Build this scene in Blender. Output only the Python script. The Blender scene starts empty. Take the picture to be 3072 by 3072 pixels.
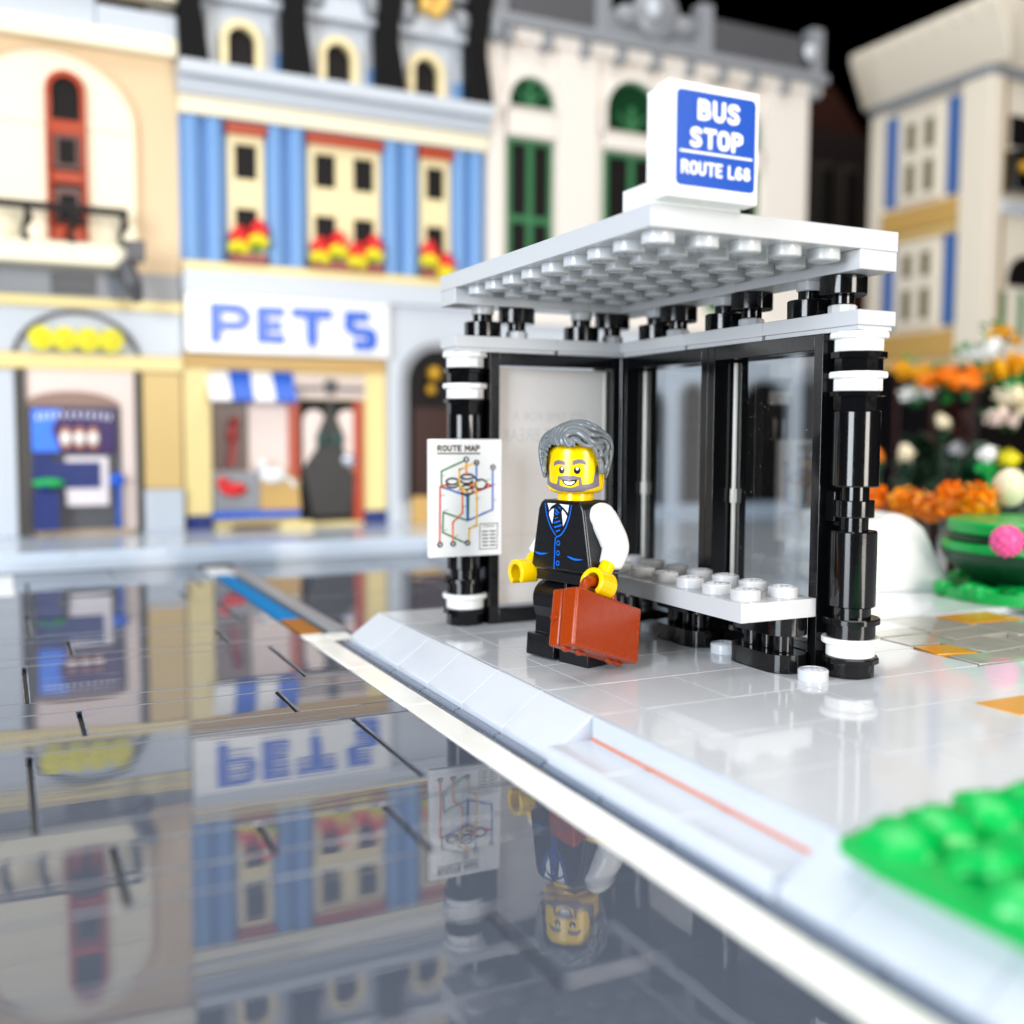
import bpy, bmesh, math, random
from mathutils import Vector, Matrix
random.seed(7)
PI = math.pi
C = bpy.context.scene.collection

# ------------------------------------------------------------------ materials
def lin(c):
    return c / 12.92 if c <= 0.04045 else ((c + 0.055) / 1.055) ** 2.4
def rgb(r, g, b):
    return (lin(r / 255), lin(g / 255), lin(b / 255), 1)
MATS = {}
def mat(name, col, rough=0.22, spec=0.5, bump=0.0, bscale=3.0, emit=0.0, metal=0.0, coat=0.0, vary=0.03, sub=0.0):
    m = bpy.data.materials.new(name); m.use_nodes = True
    nt = m.node_tree; b = nt.nodes['Principled BSDF']
    b.inputs['Base Color'].default_value = col
    b.inputs['Roughness'].default_value = rough
    b.inputs['Specular IOR Level'].default_value = spec
    b.inputs['Metallic'].default_value = metal
    b.inputs['Coat Weight'].default_value = coat
    b.inputs['Coat Roughness'].default_value = 0.03
    if sub:
        b.inputs['Subsurface Weight'].default_value = sub
        b.inputs['Subsurface Scale'].default_value = 0.12
    if emit:
        b.inputs['Emission Color'].default_value = col
        b.inputs['Emission Strength'].default_value = emit
    tc = nt.nodes.new('ShaderNodeTexCoord')
    if vary:
        n = nt.nodes.new('ShaderNodeTexNoise'); n.inputs['Scale'].default_value = 9.0; n.inputs['Detail'].default_value = 6
        nt.links.new(tc.outputs['Object'], n.inputs['Vector'])
        mr = nt.nodes.new('ShaderNodeMapRange')
        mr.inputs['From Min'].default_value = .3; mr.inputs['From Max'].default_value = .7
        mr.inputs['To Min'].default_value = max(0.02, rough - vary); mr.inputs['To Max'].default_value = rough + vary
        nt.links.new(n.outputs['Fac'], mr.inputs['Value']); nt.links.new(mr.outputs['Result'], b.inputs['Roughness'])
    if bump:
        n2 = nt.nodes.new('ShaderNodeTexNoise'); n2.inputs['Scale'].default_value = bscale; n2.inputs['Detail'].default_value = 2
        nt.links.new(tc.outputs['Object'], n2.inputs['Vector'])
        bp = nt.nodes.new('ShaderNodeBump'); bp.inputs['Strength'].default_value = 1.0; bp.inputs['Distance'].default_value = bump
        nt.links.new(n2.outputs['Fac'], bp.inputs['Height']); nt.links.new(bp.outputs['Normal'], b.inputs['Normal'])
    MATS[name] = m
    return m

light_grey = mat('light_grey_plastic', rgb(205, 206, 208), .2, bump=.0006, bscale=5)
white_pl = mat('white_plastic', rgb(244, 244, 242), .2, sub=.0)
white_tile = mat('white_tile_plastic', rgb(240, 240, 238), .12)
black_pl = mat('black_plastic', rgb(14, 14, 16), .12, .55, bump=.0008, bscale=4)
black_soft = mat('black_satin_plastic', rgb(17, 17, 20), .3, .5, bump=.0006, bscale=12)
yellow_pl = mat('yellow_plastic', rgb(252, 208, 0), .2, sub=.0)
brown_pl = mat('reddish_brown_plastic', rgb(156, 54, 6), .27, bump=.0012, bscale=9)
hair_pl = mat('dark_grey_plastic', rgb(112, 118, 122), .16)
print_black = mat('black_print', rgb(12, 12, 16), .35, vary=0)
print_blue = mat('blue_print', rgb(0, 108, 225), .35, vary=0)
print_white = mat('white_print', rgb(240, 244, 255), .35, vary=0)
print_grey = mat('grey_print', rgb(122, 112, 120), .4, vary=0)
print_brown = mat('dark_brown_print', rgb(60, 42, 20), .4, vary=0)
print_dgrey = mat('charcoal_print', rgb(58, 50, 46), .4, vary=0)
print_red = mat('red_print', rgb(215, 24, 28), .4, vary=0)
print_green = mat('green_print', rgb(20, 125, 50), .4, vary=0)
print_orange = mat('orange_print', rgb(250, 118, 10), .4, vary=0)
print_yellow = mat('yellow_print', rgb(250, 196, 10), .4, vary=0)
print_mblue = mat('medium_blue_print', rgb(30, 95, 195), .4, vary=0)
print_faint = mat('faint_grey_print', rgb(182, 181, 182), .4, vary=0)
sign_blue = mat('sign_blue_print', rgb(0, 74, 176), .3, bump=.004, bscale=14, vary=0)
sign_white = mat('sign_letter_white', rgb(245, 246, 250), .3, vary=0)
poster_pl = mat('pale_poster_plastic', rgb(206, 202, 199), .25)
orange_pl = mat('orange_plastic', rgb(228, 116, 8), .3)
tan_tile = mat('dark_tan_plastic', rgb(214, 150, 40), .15, bump=.002, bscale=2)
blue_tile = mat('azure_tile_plastic', rgb(0, 122, 186), .55, .05)
road_tan = mat('ochre_tile_plastic', rgb(160, 104, 44), .55, .05)
green_pl = mat('bright_green_plastic', rgb(0, 176, 76), .3)
pink_pl = mat('pink_plastic', rgb(245, 90, 160), .35)
tan_wall = mat('tan_brick_plastic', rgb(226, 198, 158), .4, bump=.01, bscale=1.2)
cream_wall = mat('cream_brick_plastic', rgb(246, 236, 208), .4)
gold_pier = mat('golden_tan_plastic', rgb(222, 190, 125), .4)
shop_yellow = mat('pale_yellow_plastic', rgb(240, 218, 150), .35)
blue_wall = mat('medium_blue_plastic', rgb(112, 156, 208), .35)
facade_grey = mat('pale_grey_plastic', rgb(200, 206, 214), .35)
mid_grey = mat('mid_grey_plastic', rgb(140, 143, 148), .35)
dark_grey = mat('dark_grey_brick_plastic', rgb(84, 84, 88), .4)
cream_white = mat('cream_white_plastic', rgb(238, 228, 210), .4)
white_wall = mat('white_brick_plastic', rgb(234, 226, 217), .4)
green_frame = mat('sand_green_plastic', rgb(62, 122, 80), .3)
dark_pane = mat('dark_window_plastic', rgb(20, 16, 16), .5, .2)
soft_cream = mat('soft_cream_plastic', rgb(240, 222, 172), .4)
fin_black = mat('matt_black_plastic', rgb(12, 11, 12), .6, .15)
redbrown = mat('brick_red_plastic', rgb(178, 62, 24), .35)
navy_pl = mat('navy_plastic', rgb(14, 42, 110), .3)
blue_pl = mat('vivid_blue_plastic', rgb(8, 92, 205), .3)
red_pl = mat('red_plastic', rgb(225, 22, 24), .3)
flower_yellow = mat('flower_yellow_plastic', rgb(230, 218, 20), .35)
golden = mat('golden_yellow_plastic', rgb(242, 176, 4), .4)
leaf_green = mat('leaf_green_plastic', rgb(20, 122, 50), .4)
pinkish = mat('pale_pink_plastic', rgb(238, 218, 208), .4)
band_tan = mat('nougat_plastic', rgb(205, 165, 95), .4)
dark_brown = mat('dark_brown_plastic', rgb(52, 22, 16), .35)
unlit_brown = mat('unlit_brown_brick_plastic', rgb(44, 34, 32), .6)  # alley wall brown, darkened in the base colour to stand for missing light
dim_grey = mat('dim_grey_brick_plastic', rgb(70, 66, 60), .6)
orange_leaf = mat('orange_leaf_plastic', rgb(250, 140, 8), .4)
dgreen = mat('dark_green_plastic', rgb(6, 58, 34), .35)
purple_pl = mat('purple_plastic', rgb(52, 24, 92), .35)
sky_blue = mat('sky_blue_plastic', rgb(60, 130, 250), .35)
cream_ball = mat('cream_plastic', rgb(244, 232, 200), .35)
gold_pl = mat('pearl_gold_plastic', rgb(200, 150, 30), .3, metal=.4)
steel = mat('silver_plastic', rgb(190, 195, 205), .2, metal=.4)

def paving(name, c1, c2, rough, spec, d1, s1, d2=0, s2=1, stretch=None):
    """glossy moulded tiles: broad soft waviness of the moulding, fine dust in the gloss"""
    m = bpy.data.materials.new(name); m.use_nodes = True; nt = m.node_tree; b = nt.nodes['Principled BSDF']
    geo = nt.nodes.new('ShaderNodeNewGeometry'); L = nt.links
    vm = nt.nodes.new('ShaderNodeVectorMath'); vm.operation = 'MULTIPLY'; vm.inputs[1].default_value = (0.35, 1.0, 1)
    L.new(geo.outputs['Position'], vm.inputs[0])
    n = nt.nodes.new('ShaderNodeTexNoise'); n.inputs['Scale'].default_value = s1; n.inputs['Detail'].default_value = 1.5
    L.new(vm.outputs[0], n.inputs['Vector'])
    bp = nt.nodes.new('ShaderNodeBump'); bp.inputs['Distance'].default_value = d1; bp.inputs['Strength'].default_value = 1
    L.new(n.outputs['Fac'], bp.inputs['Height'])
    n3 = nt.nodes.new('ShaderNodeTexNoise'); n3.inputs['Scale'].default_value = s2; n3.inputs['Detail'].default_value = 3
    if stretch:
        v3 = nt.nodes.new('ShaderNodeVectorMath'); v3.operation = 'MULTIPLY'; v3.inputs[1].default_value = stretch
        L.new(geo.outputs['Position'], v3.inputs[0]); L.new(v3.outputs[0], n3.inputs['Vector'])
    else: L.new(geo.outputs['Position'], n3.inputs['Vector'])
    bp2 = nt.nodes.new('ShaderNodeBump'); bp2.inputs['Distance'].default_value = d2; bp2.inputs['Strength'].default_value = 1
    L.new(n3.outputs['Fac'], bp2.inputs['Height']); L.new(bp.outputs['Normal'], bp2.inputs['Normal'])
    L.new(bp2.outputs['Normal'], b.inputs['Normal'])
    n2 = nt.nodes.new('ShaderNodeTexNoise'); n2.inputs['Scale'].default_value = 1.7; n2.inputs['Detail'].default_value = 7
    L.new(geo.outputs['Position'], n2.inputs['Vector'])
    mr = nt.nodes.new('ShaderNodeMapRange'); mr.inputs['From Min'].default_value = .3; mr.inputs['From Max'].default_value = .7
    mr.inputs['To Min'].default_value = rough * .6; mr.inputs['To Max'].default_value = rough * 1.5
    L.new(n2.outputs['Fac'], mr.inputs['Value']); L.new(mr.outputs['Result'], b.inputs['Roughness'])
    mx = nt.nodes.new('ShaderNodeMix'); mx.data_type = 'RGBA'
    mx.inputs['A'].default_value = c1; mx.inputs['B'].default_value = c2
    L.new(n2.outputs['Fac'], mx.inputs['Factor']); L.new(mx.outputs['Result'], b.inputs['Base Color'])
    b.inputs['Specular IOR Level'].default_value = spec
    return m
road_mat = paving('road_tile_plastic', rgb(76, 82, 95), rgb(83, 89, 102), .018, 1.0, .013, .42, .0022, 1.0, (.16, 1.5, 1))
slot_mat = mat('road_gap_plastic', rgb(30, 31, 36), .5)
pave_mat = paving('pavement_tile_plastic', rgb(204, 208, 213), rgb(211, 214, 219), .07, .6, .0035, .6, .0005, 6)
kerb_mat = paving('kerb_plastic', rgb(196, 202, 212), rgb(204, 209, 218), .16, .5, .002, .8, .0005, 6)
line_mat = paving('road_line_plastic', rgb(240, 240, 234), rgb(246, 246, 240), .15, .5, .002, .8, .0004, 6)

def clear_mat():
    m = bpy.data.materials.new('clear_plastic_pane'); m.use_nodes = True; nt = m.node_tree
    for n in list(nt.nodes): nt.nodes.remove(n)
    out = nt.nodes.new('ShaderNodeOutputMaterial'); mix = nt.nodes.new('ShaderNodeMixShader')
    tr = nt.nodes.new('ShaderNodeBsdfTransparent'); tr.inputs['Color'].default_value = (.80, .84, .87, 1)
    gl = nt.nodes.new('ShaderNodeBsdfGlossy'); gl.inputs['Roughness'].default_value = .03; gl.inputs['Color'].default_value = (1, 1, 1, 1)
    fr = nt.nodes.new('ShaderNodeFresnel'); fr.inputs['IOR'].default_value = 2.2
    nz = nt.nodes.new('ShaderNodeTexNoise'); nz.inputs['Scale'].default_value = 60; nz.inputs['Detail'].default_value = 4
    cr = nt.nodes.new('ShaderNodeValToRGB'); cr.color_ramp.elements[0].position = .68; cr.color_ramp.elements[1].position = .76
    df = nt.nodes.new('ShaderNodeBsdfDiffuse'); df.inputs['Color'].default_value = (.8, .8, .8, 1)
    mix2 = nt.nodes.new('ShaderNodeMixShader')
    ma = nt.nodes.new('ShaderNodeMath'); ma.operation = 'MULTIPLY'; ma.inputs[1].default_value = .5
    gm = nt.nodes.new('ShaderNodeNewGeometry'); sb_ = nt.nodes.new('ShaderNodeMath'); sb_.operation = 'SUBTRACT'; sb_.inputs[0].default_value = 1.0
    mu = nt.nodes.new('ShaderNodeMath'); mu.operation = 'MULTIPLY'
    nt.links.new(gm.outputs['Backfacing'], sb_.inputs[1]); nt.links.new(sb_.outputs[0], mu.inputs[0]); nt.links.new(fr.outputs[0], mu.inputs[1])
    nt.links.new(mu.outputs[0], mix.inputs[0]); nt.links.new(tr.outputs[0], mix.inputs[1]); nt.links.new(gl.outputs[0], mix.inputs[2])
    nt.links.new(nz.outputs['Fac'], cr.inputs['Fac']); nt.links.new(cr.outputs['Color'], ma.inputs[0]); nt.links.new(ma.outputs[0], mix2.inputs[0])
    nt.links.new(mix.outputs[0], mix2.inputs[1]); nt.links.new(df.outputs[0], mix2.inputs[2])
    nt.links.new(mix2.outputs[0], out.inputs[0])
    return m
clear_pl = clear_mat()
edge_pl = mat('clear_plastic_edge', rgb(225, 222, 214), .12)

# ------------------------------------------------------------------ mesh builder
class MB:
    def __init__(s): s.v = []; s.f = []
    def add(s, vs, fs, M=None):
        o = len(s.v)
        for p in vs:
            p = Vector(p)
            if M is not None: p = M @ p
            s.v.append(p)
        for f in fs: s.f.append([i + o for i in f])
        return s
    def box(s, x0, x1, y0, y1, z0, z1, M=None):
        vs = [(x0,y0,z0),(x1,y0,z0),(x1,y1,z0),(x0,y1,z0),(x0,y0,z1),(x1,y0,z1),(x1,y1,z1),(x0,y1,z1)]
        return s.add(vs, [(0,3,2,1),(4,5,6,7),(0,1,5,4),(1,2,6,5),(2,3,7,6),(3,0,4,7)], M)
    def lathe(s, prof, c=(0,0,0), n=40, axis='z', M=None, cap=True):
        """prof: (radius, height) pairs from bottom to top"""
        vs = []; fs = []
        for r, h in prof:
            for i in range(n):
                a = 2*PI*i/n; p = (r*math.cos(a), r*math.sin(a), h)
                if axis == 'x': p = (p[2], p[0], p[1])
                if axis == 'y': p = (p[1], p[2], p[0])
                vs.append((p[0]+c[0], p[1]+c[1], p[2]+c[2]))
        for k in range(len(prof)-1):
            for i in range(n):
                j = (i+1) % n
                fs.append((k*n+i, k*n+j, (k+1)*n+j, (k+1)*n+i))
        if cap:
            fs.append(tuple(reversed(range(n)))); fs.append(tuple(range((len(prof)-1)*n, len(prof)*n)))
        return s.add(vs, fs, M)
    def cyl(s, c, r, h, axis='z', n=40, M=None, e=0.02):
        e = min(e, h*.3, r*.3)
        return s.lathe([(r-e,0),(r,e),(r,h-e),(r-e,h)], c, n, axis, M)
    def prism(s, poly, a0, a1, axis='z', M=None):
        """poly: counter-clockwise 2-D outline; axis z:(x,y) y:(x,z) x:(y,z)"""
        n = len(poly)
        def P(p, h):
            if axis == 'z': return (p[0], p[1], h)
            if axis == 'y': return (p[0], h, p[1])
            return (h, p[0], p[1])
        vs = [P(p, a0) for p in poly] + [P(p, a1) for p in poly]
        fs = [tuple(reversed(range(n))), tuple(range(n, 2*n))] + [(i, (i+1)%n, (i+1)%n+n, i+n) for i in range(n)]
        return s.add(vs, fs, M)
    def ring(s, outer, inner, a0, a1, axis='y', M=None):
        n = len(outer)
        def P(p, h):
            if axis == 'z': return (p[0], p[1], h)
            if axis == 'y': return (p[0], h, p[1])
            return (h, p[0], p[1])
        vs = [P(p,a0) for p in outer]+[P(p,a0) for p in inner]+[P(p,a1) for p in outer]+[P(p,a1) for p in inner]
        fs = []
        for i in range(n):
            j = (i+1)%n
            fs += [(i,j,n+j,n+i), (2*n+i,3*n+i,3*n+j,2*n+j), (i,2*n+i,2*n+j,j), (n+i,n+j,3*n+j,3*n+i)]
        return s.add(vs, fs, M)
    def ball(s, c, r, n=20, m=12, sc=(1,1,1), M=None):
        prof = []
        vs = [(c[0],c[1],c[2]-r*sc[2])]; fs = []
        for k in range(1, m):
            a = -PI/2 + PI*k/m
            for i in range(n):
                t = 2*PI*i/n
                vs.append((c[0]+r*sc[0]*math.cos(a)*math.cos(t), c[1]+r*sc[1]*math.cos(a)*math.sin(t), c[2]+r*sc[2]*math.sin(a)))
        vs.append((c[0],c[1],c[2]+r*sc[2]))
        for i in range(n):
            j=(i+1)%n; fs.append((0,1+j,1+i)); fs.append((len(vs)-1, 1+(m-2)*n+i, 1+(m-2)*n+j))
        for k in range(m-2):
            for i in range(n):
                j=(i+1)%n; fs.append((1+k*n+i,1+k*n+j,1+(k+1)*n+j,1+(k+1)*n+i))
        return s.add(vs, fs, M)
    def tube(s, pts, rad, n=14, M=None, flat=1.0, up=None):
        """smooth tube through pts (Catmull-Rom), radii interpolated, closed round ends"""
        P = [Vector(p) for p in pts]; R = rad if isinstance(rad, (list, tuple)) else [rad]*len(P)
        Q = []; K = 7
        for i in range(len(P)-1):
            p0 = P[max(i-1,0)]; p1 = P[i]; p2 = P[i+1]; p3 = P[min(i+2,len(P)-1)]
            for k in range(K):
                t = k/K
                q = .5*((2*p1)+(-p0+p2)*t+(2*p0-5*p1+4*p2-p3)*t*t+(-p0+3*p1-3*p2+p3)*t**3)
                Q.append((q, R[i]*(1-t)+R[i+1]*t))
        Q.append((P[-1], R[-1]))
        vs = []; fs = []; u = None
        for i, (q, r) in enumerate(Q):
            d = (Q[min(i+1,len(Q)-1)][0]-Q[max(i-1,0)][0]).normalized()
            if u is None: u = Vector(up) if up else (Vector((0,0,1)) if abs(d.z) < .9 else Vector((1,0,0)))
            u = (u - d*u.dot(d)).normalized(); w = d.cross(u)
            for j in range(n):
                a = 2*PI*j/n; vs.append(q + u*(r*flat*math.cos(a)) + w*(r*math.sin(a)))
        m = len(Q)
        for i in range(m-1):
            for j in range(n):
                k=(j+1)%n; fs.append((i*n+j,i*n+k,(i+1)*n+k,(i+1)*n+j))
        d0 = (Q[0][0]-Q[1][0]).normalized(); d1 = (Q[-1][0]-Q[-2][0]).normalized()
        vs.append(Q[0][0]+d0*Q[0][1]*.5); vs.append(Q[-1][0]+d1*Q[-1][1]*.5)
        for j in range(n):
            k=(j+1)%n; fs.append((len(vs)-2,k,j)); fs.append((len(vs)-1,(m-1)*n+j,(m-1)*n+k))
        return s.add(vs, fs, M)
    def build(s, name, m, parent=None, bevel=0.0, seg=2, angle=35, loc=None, rot=None, weld=False):
        me = bpy.data.meshes.new(name); me.from_pydata([tuple(v) for v in s.v], [], s.f)
        bm = bmesh.new(); bm.from_mesh(me); bmesh.ops.recalc_face_normals(bm, faces=bm.faces[:])
        for f in bm.faces: f.smooth = True
        bm.to_mesh(me); bm.free()
        me.set_sharp_from_angle(angle=math.radians(angle))
        if isinstance(m, (list, tuple)):
            for q in m: me.materials.append(q)
        else: me.materials.append(m)
        o = bpy.data.objects.new(name, me); C.objects.link(o)
        if parent is not None: o.parent = parent
        if loc: o.location = loc
        if rot: o.rotation_euler = rot
        if bevel:
            b = o.modifiers.new('edge', 'BEVEL'); b.width = bevel; b.segments = seg; b.limit_method = 'ANGLE'; b.angle_limit = math.radians(40)
            b.harden_normals = False
        return o

def thing(name, label, cat, loc=(0,0,0), rotz=0, group=None):
    o = bpy.data.objects.new(name, None); C.objects.link(o); o.empty_display_size = .3
    o.location = loc; o.rotation_euler = (0,0,rotz); o['label'] = label; o['category'] = cat
    if group: o['group'] = group
    return o
def tag(o, label, cat, group=None):
    o['label'] = label; o['category'] = cat
    if group: o['group'] = group
    return o
def struct(o, label=None):
    o['kind'] = 'structure'
    if label: o['label'] = label
    return o

def text_mesh(body, size, weight=0.0, sx=1.0, spacing=1.0, depth=0.0, res=3):
    """letters as a mesh in the XY plane, lower left at the origin; returns verts, faces, width, height"""
    cu = bpy.data.curves.new('lettering', 'FONT'); cu.body = body; cu.size = size; cu.offset = weight; cu.space_character = spacing
    cu.resolution_u = res; cu.extrude = depth
    ob = bpy.data.objects.new('lettering', cu)
    C.objects.link(ob); bpy.context.view_layer.update()
    dg = bpy.context.evaluated_depsgraph_get()
    me = bpy.data.meshes.new_from_object(ob.evaluated_get(dg))
    vs = [v.co.copy() for v in me.vertices]; fs = [tuple(p.vertices) for p in me.polygons]
    bpy.data.objects.remove(ob); bpy.data.curves.remove(cu); bpy.data.meshes.remove(me)
    x0 = min(v.x for v in vs); x1 = max(v.x for v in vs); y0 = min(v.y for v in vs); y1 = max(v.y for v in vs)
    vs = [Vector(((v.x-x0)*sx, v.y-y0, v.z)) for v in vs]
    return vs, fs, (x1-x0)*sx, y1-y0
def letters(mb, body, w, h, M, weight=0.0, spacing=1.0, depth=0.002, res=3):
    """fit text into width w, height h; M maps (x,y,z) text space into place"""
    vs, fs, tw, th = text_mesh(body, 1.0, weight, 1.0, spacing, 0, res)
    vs = [Vector((v.x*w/tw, v.y*h/th, depth)) for v in vs]
    mb.add(vs, fs, M)
LOGO = text_mesh('LEGO', 1.0, .03, 1.0, 1.0, .03, 1)
def stud(mb, x, y, z, r=.315, h=.228, logo=True, down=False, ang=0.0):
    s = -1 if down else 1
    pr = [(r,0),(r,s*(h-.025)),(r-.025,s*h)]
    mb.lathe(pr if not down else list(reversed(pr)), (x,y,z), 24)
    if logo:
        vs, fs, tw, th = LOGO
        k = .42/tw; dz = z + s*h
        V = []; F = []
        for v in vs: V.append(((v.x-tw/2)*k*(1 if not down else -1), (v.y-th/2)*k*1.25, s*(.010 if v.z > 0 else -.003)))
        n = len(V)
        M = Matrix.Translation((x,y,dz)) @ Matrix.Rotation(ang, 4, 'Z')
        mb.add(V, fs, M)
        # raised rim of the letters
        mb.lathe([(.235,s*.0),(.235,s*.010),(.222,s*.010),(.222,s*.0)] if not down else [(.222,0),(.222,-.010),(.235,-.010),(.235,0)], (x,y,dz), 20, cap=False)

# ------------------------------------------------------------------ camera
cam = bpy.data.cameras.new('camera'); co = bpy.data.objects.new('camera', cam); C.objects.link(co)
R_ = Vector((0.899489, -0.436921, 0.004288)); U_ = Vector((0.028893, 0.069268, 0.99718)); D_ = Vector((0.435986, 0.896829, -0.07493))
M = Matrix(((R_.x, U_.x, -D_.x), (R_.y, U_.y, -D_.y), (R_.z, U_.z, -D_.z))).to_4x4()
M.translation = Vector((-10.5517, -16.0905, 5.0827)); co.matrix_world = M
cam.sensor_width = 36; cam.lens = 36.83; cam.clip_start = .1; cam.clip_end = 600
cam.dof.use_dof = True; cam.dof.focus_distance = 22.8; cam.dof.aperture_fstop = .088; cam.dof.aperture_blades = 0
bpy.context.scene.camera = co

# ------------------------------------------------------------------ ground
RZ = -.8
def tiles(mb, cells, z, gap=.012, th=.12, tilt=0.0):
    for (x0,x1,y0,y1) in cells:
        a = random.uniform(-tilt, tilt); b = random.uniform(-tilt, tilt)
        cx, cy = (x0+x1)/2, (y0+y1)/2; hx, hy = (x1-x0)/2-gap, (y1-y0)/2-gap
        M = Matrix.Translation((cx,cy,z-th)) @ Matrix.Rotation(a,4,'X') @ Matrix.Rotation(b,4,'Y')
        mb.box(-hx,hx,-hy,hy,0,th,M)
# road: staggered rows of big smooth tiles; the listed x values are the wide joints
rows = [(-22,-18,[-7.2]),(-18,-14.5,[-15]),(-14.5,-10.6,[-6.2]),(-10.6,-8.6,[-9.3]),(-8.6,-6.6,[-7.3]),(-6.6,-4.6,[-5.3]),(-4.6,-2.65,[-11.2]),
        (-2.65,-1.75,[-9.3,-5.26]),(-1.75,-.55,[-9.3,-7.25,-5.26]),(-.55,.42,[]),(.42,4.5,[-10.27,-4.2]),(4.5,5.45,[]),(5.45,7.45,[-9.26,-5.1]),
        (7.45,8.55,[]),(8.55,12.5,[-10.22,-4.1]),(12.5,13.5,[]),(13.5,15.7,[-9.05,-5.0]),(15.7,16.6,[]),(16.6,20.9,[-10.0,-3.95]),(20.9,22,[]),(22,23.75,[-8.9,-4.85]),(23.75,24.9,[]),(24.9,28.3,[-9.85,-3.8]),(28.3,31.4,[])]
mb = MB()
for (y0,y1,xs) in rows:
    ed = [(-60,0)] + [(-53+random.uniform(-1,1),.012), (-45+random.uniform(-1,1),.012), (-36,.012), (-28+random.uniform(-1,1),.012), (-20+random.uniform(-1,1),.012), (-14.2+random.uniform(-.6,.6),.012)]
    ed += [(x,.036) for x in xs if x > -13.3] + ([(-7.1+random.uniform(-1,1),.008)] if not xs and random.random() < .4 else []) + [(-2.93,.006)]
    for (a, ga), (b, gb) in zip(ed[:-1], ed[1:]):
        aa = random.uniform(-.0024,.0024); bb = random.uniform(-.0012,.0012)
        Mx = Matrix.Translation(((a+b)/2,(y0+y1)/2,RZ-.2)) @ Matrix.Rotation(aa,4,'X') @ Matrix.Rotation(bb,4,'Y')
        hw = (b-a)/2; hy = (y1-y0)/2-.009
        mb.box(-hw+ga, hw-gb, -hy, hy, 0, .2, Mx)
# strip between line and kerb, road beyond the pavement
for k in range(-11, 6):
    mb.box(-2.25+.006,-1.0,2*k+.008+.5,2*k+2-.008+.5,RZ-.2,RZ)
for (y0,y1) in [(12.5,16.4),(16.4,20.4),(20.4,24.4),(24.4,28.4),(28.4,31.4)]:
    e = -1.45
    while e < 30:
        aa = random.uniform(-.002,.002)
        Mx = Matrix.Translation((e+3,(y0+y1)/2,RZ-.2)) @ Matrix.Rotation(aa,4,'X')
        mb.box(-3+.02,3-.02,-(y1-y0)/2+.008,(y1-y0)/2-.008,0,.2,Mx); e += 6
road = mb.build('road', road_mat, bevel=.035, seg=3)
struct(road, 'glossy dark grey road of large smooth tiles')
g = MB(); g.box(-60,60,-24,31.4,-1.4,RZ-.13); struct(g.build('ground', slot_mat), 'dark base beneath the road tiles')
# white line, azure and tan end, grey strip beyond
mb = MB()
for k in range(-6, 4): mb.box(-2.93+.006,-2.25-.006,4*k+.5+.01-3.6,4*k+4.5-.01-3.6,RZ-.2,RZ+.012)
mb.box(-2.93+.006,-2.25-.006,12.92,13.7,RZ-.2,RZ+.012)
mb.box(-2.25,-1.55,12.75,13.62,RZ-.2,RZ+.012)
mb.box(-2.93,-1.9,27.7,30.2,RZ-.2,RZ+.012)
struct(mb.build('road_marking', line_mat, bevel=.03), 'white edge line along the kerb')
mb = MB(); mb.box(-18,-10.78,8.62,12.45,RZ-.15,RZ+.012); mb.box(-18,-10.3,25.2,31.0,RZ-.15,RZ+.012); struct(mb.build('crossing_stripe', line_mat, bevel=.03), 'white crossing stripes at the left edge of the road')
mb = MB(); mb.box(-2.85,-2.2,16.4,27.6,RZ-.2,RZ+.02); o = mb.build('road_tile', blue_tile, bevel=.03)
tag(o, 'long azure blue tile laid in the road beyond the pavement end', 'tile')
mb = MB(); mb.box(-2.85,-2.2,13.8,16.35,RZ-.2,RZ+.02); o = mb.build('road_tile', road_tan, bevel=.03)
tag(o, 'short tan tile laid in the road between the azure tile and white line', 'tile')
mb = MB(); mb.box(-2.02,-1.5,13.75,29.6,RZ-.2,RZ+.1); struct(mb.build('road_kerb_strip', mid_grey, bevel=.03), 'narrow grey strip beside the azure tile')
# pavement
mb = MB(); cells = []
for k in range(-1, 6): cells.append((-1,0,2*k,2*k+2))
for k in range(0, 4):
    cells += [(0,4,2*k,2*k+2)] if k == 1 else [(0,2,2*k,2*k+2),(2,4,2*k,2*k+2)]
cells += [(0,2,8,9),(2,4,8,9)]
cells += [(-1,2,-4,-2),(2,6,-4,-2),(0,4,-2,0),(4,8,-2,0),(-1,3,-6.3,-4),(3,8,-6.3,-4),(-1,14,-9,-6.3),(-1,14,-30,-9),(6,10,-4,-2),(10,14,-4,-2),
          (8,14,-2,-.1),(8,14,-6.3,-4),(14,58,-12,-.1),(14,58,-30,-12)]
for x0 in range(6, 60, 4):
    for y0 in range(0, 36, 4):
        if x0 < 18 and y0 < 8: continue
        if x0 < 8 and y0 > 8: continue
        if (x0//4+y0//4) % 2: cells.append((x0, x0+4, y0, y0+4))
        else: cells.extend([(x0,x0+2,y0,y0+4),(x0+2,x0+4,y0,y0+4)])
cells += [(6,8.8,0,2),(6,9,2,4),(6,11,4,6),(11,14,5.2,8),(14,18,5.2,8),(6,11,6,8)]
tiles(mb, cells, 0, .012, .2, .0006)
mb.box(-1,60,-30,11.98,-.79,-.22)
mb.box(8,60,11.98,36,-.79,-.22)
mb.box(4.01,6,0.01,9,-.2,-.004); mb.box(0,6,9,10,-.2,-.006); mb.box(0,6,10,11.98,-.2,-.003)
for (x,y) in [(4.5,.5),(4.5,3.5),(4.5,6.5)]: stud(mb, x, y, -.004, ang=-.5)
o = mb.build('pavement', pave_mat, bevel=.026, seg=2); struct(o, 'pale grey tiled pavement under the bus shelter')
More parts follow.
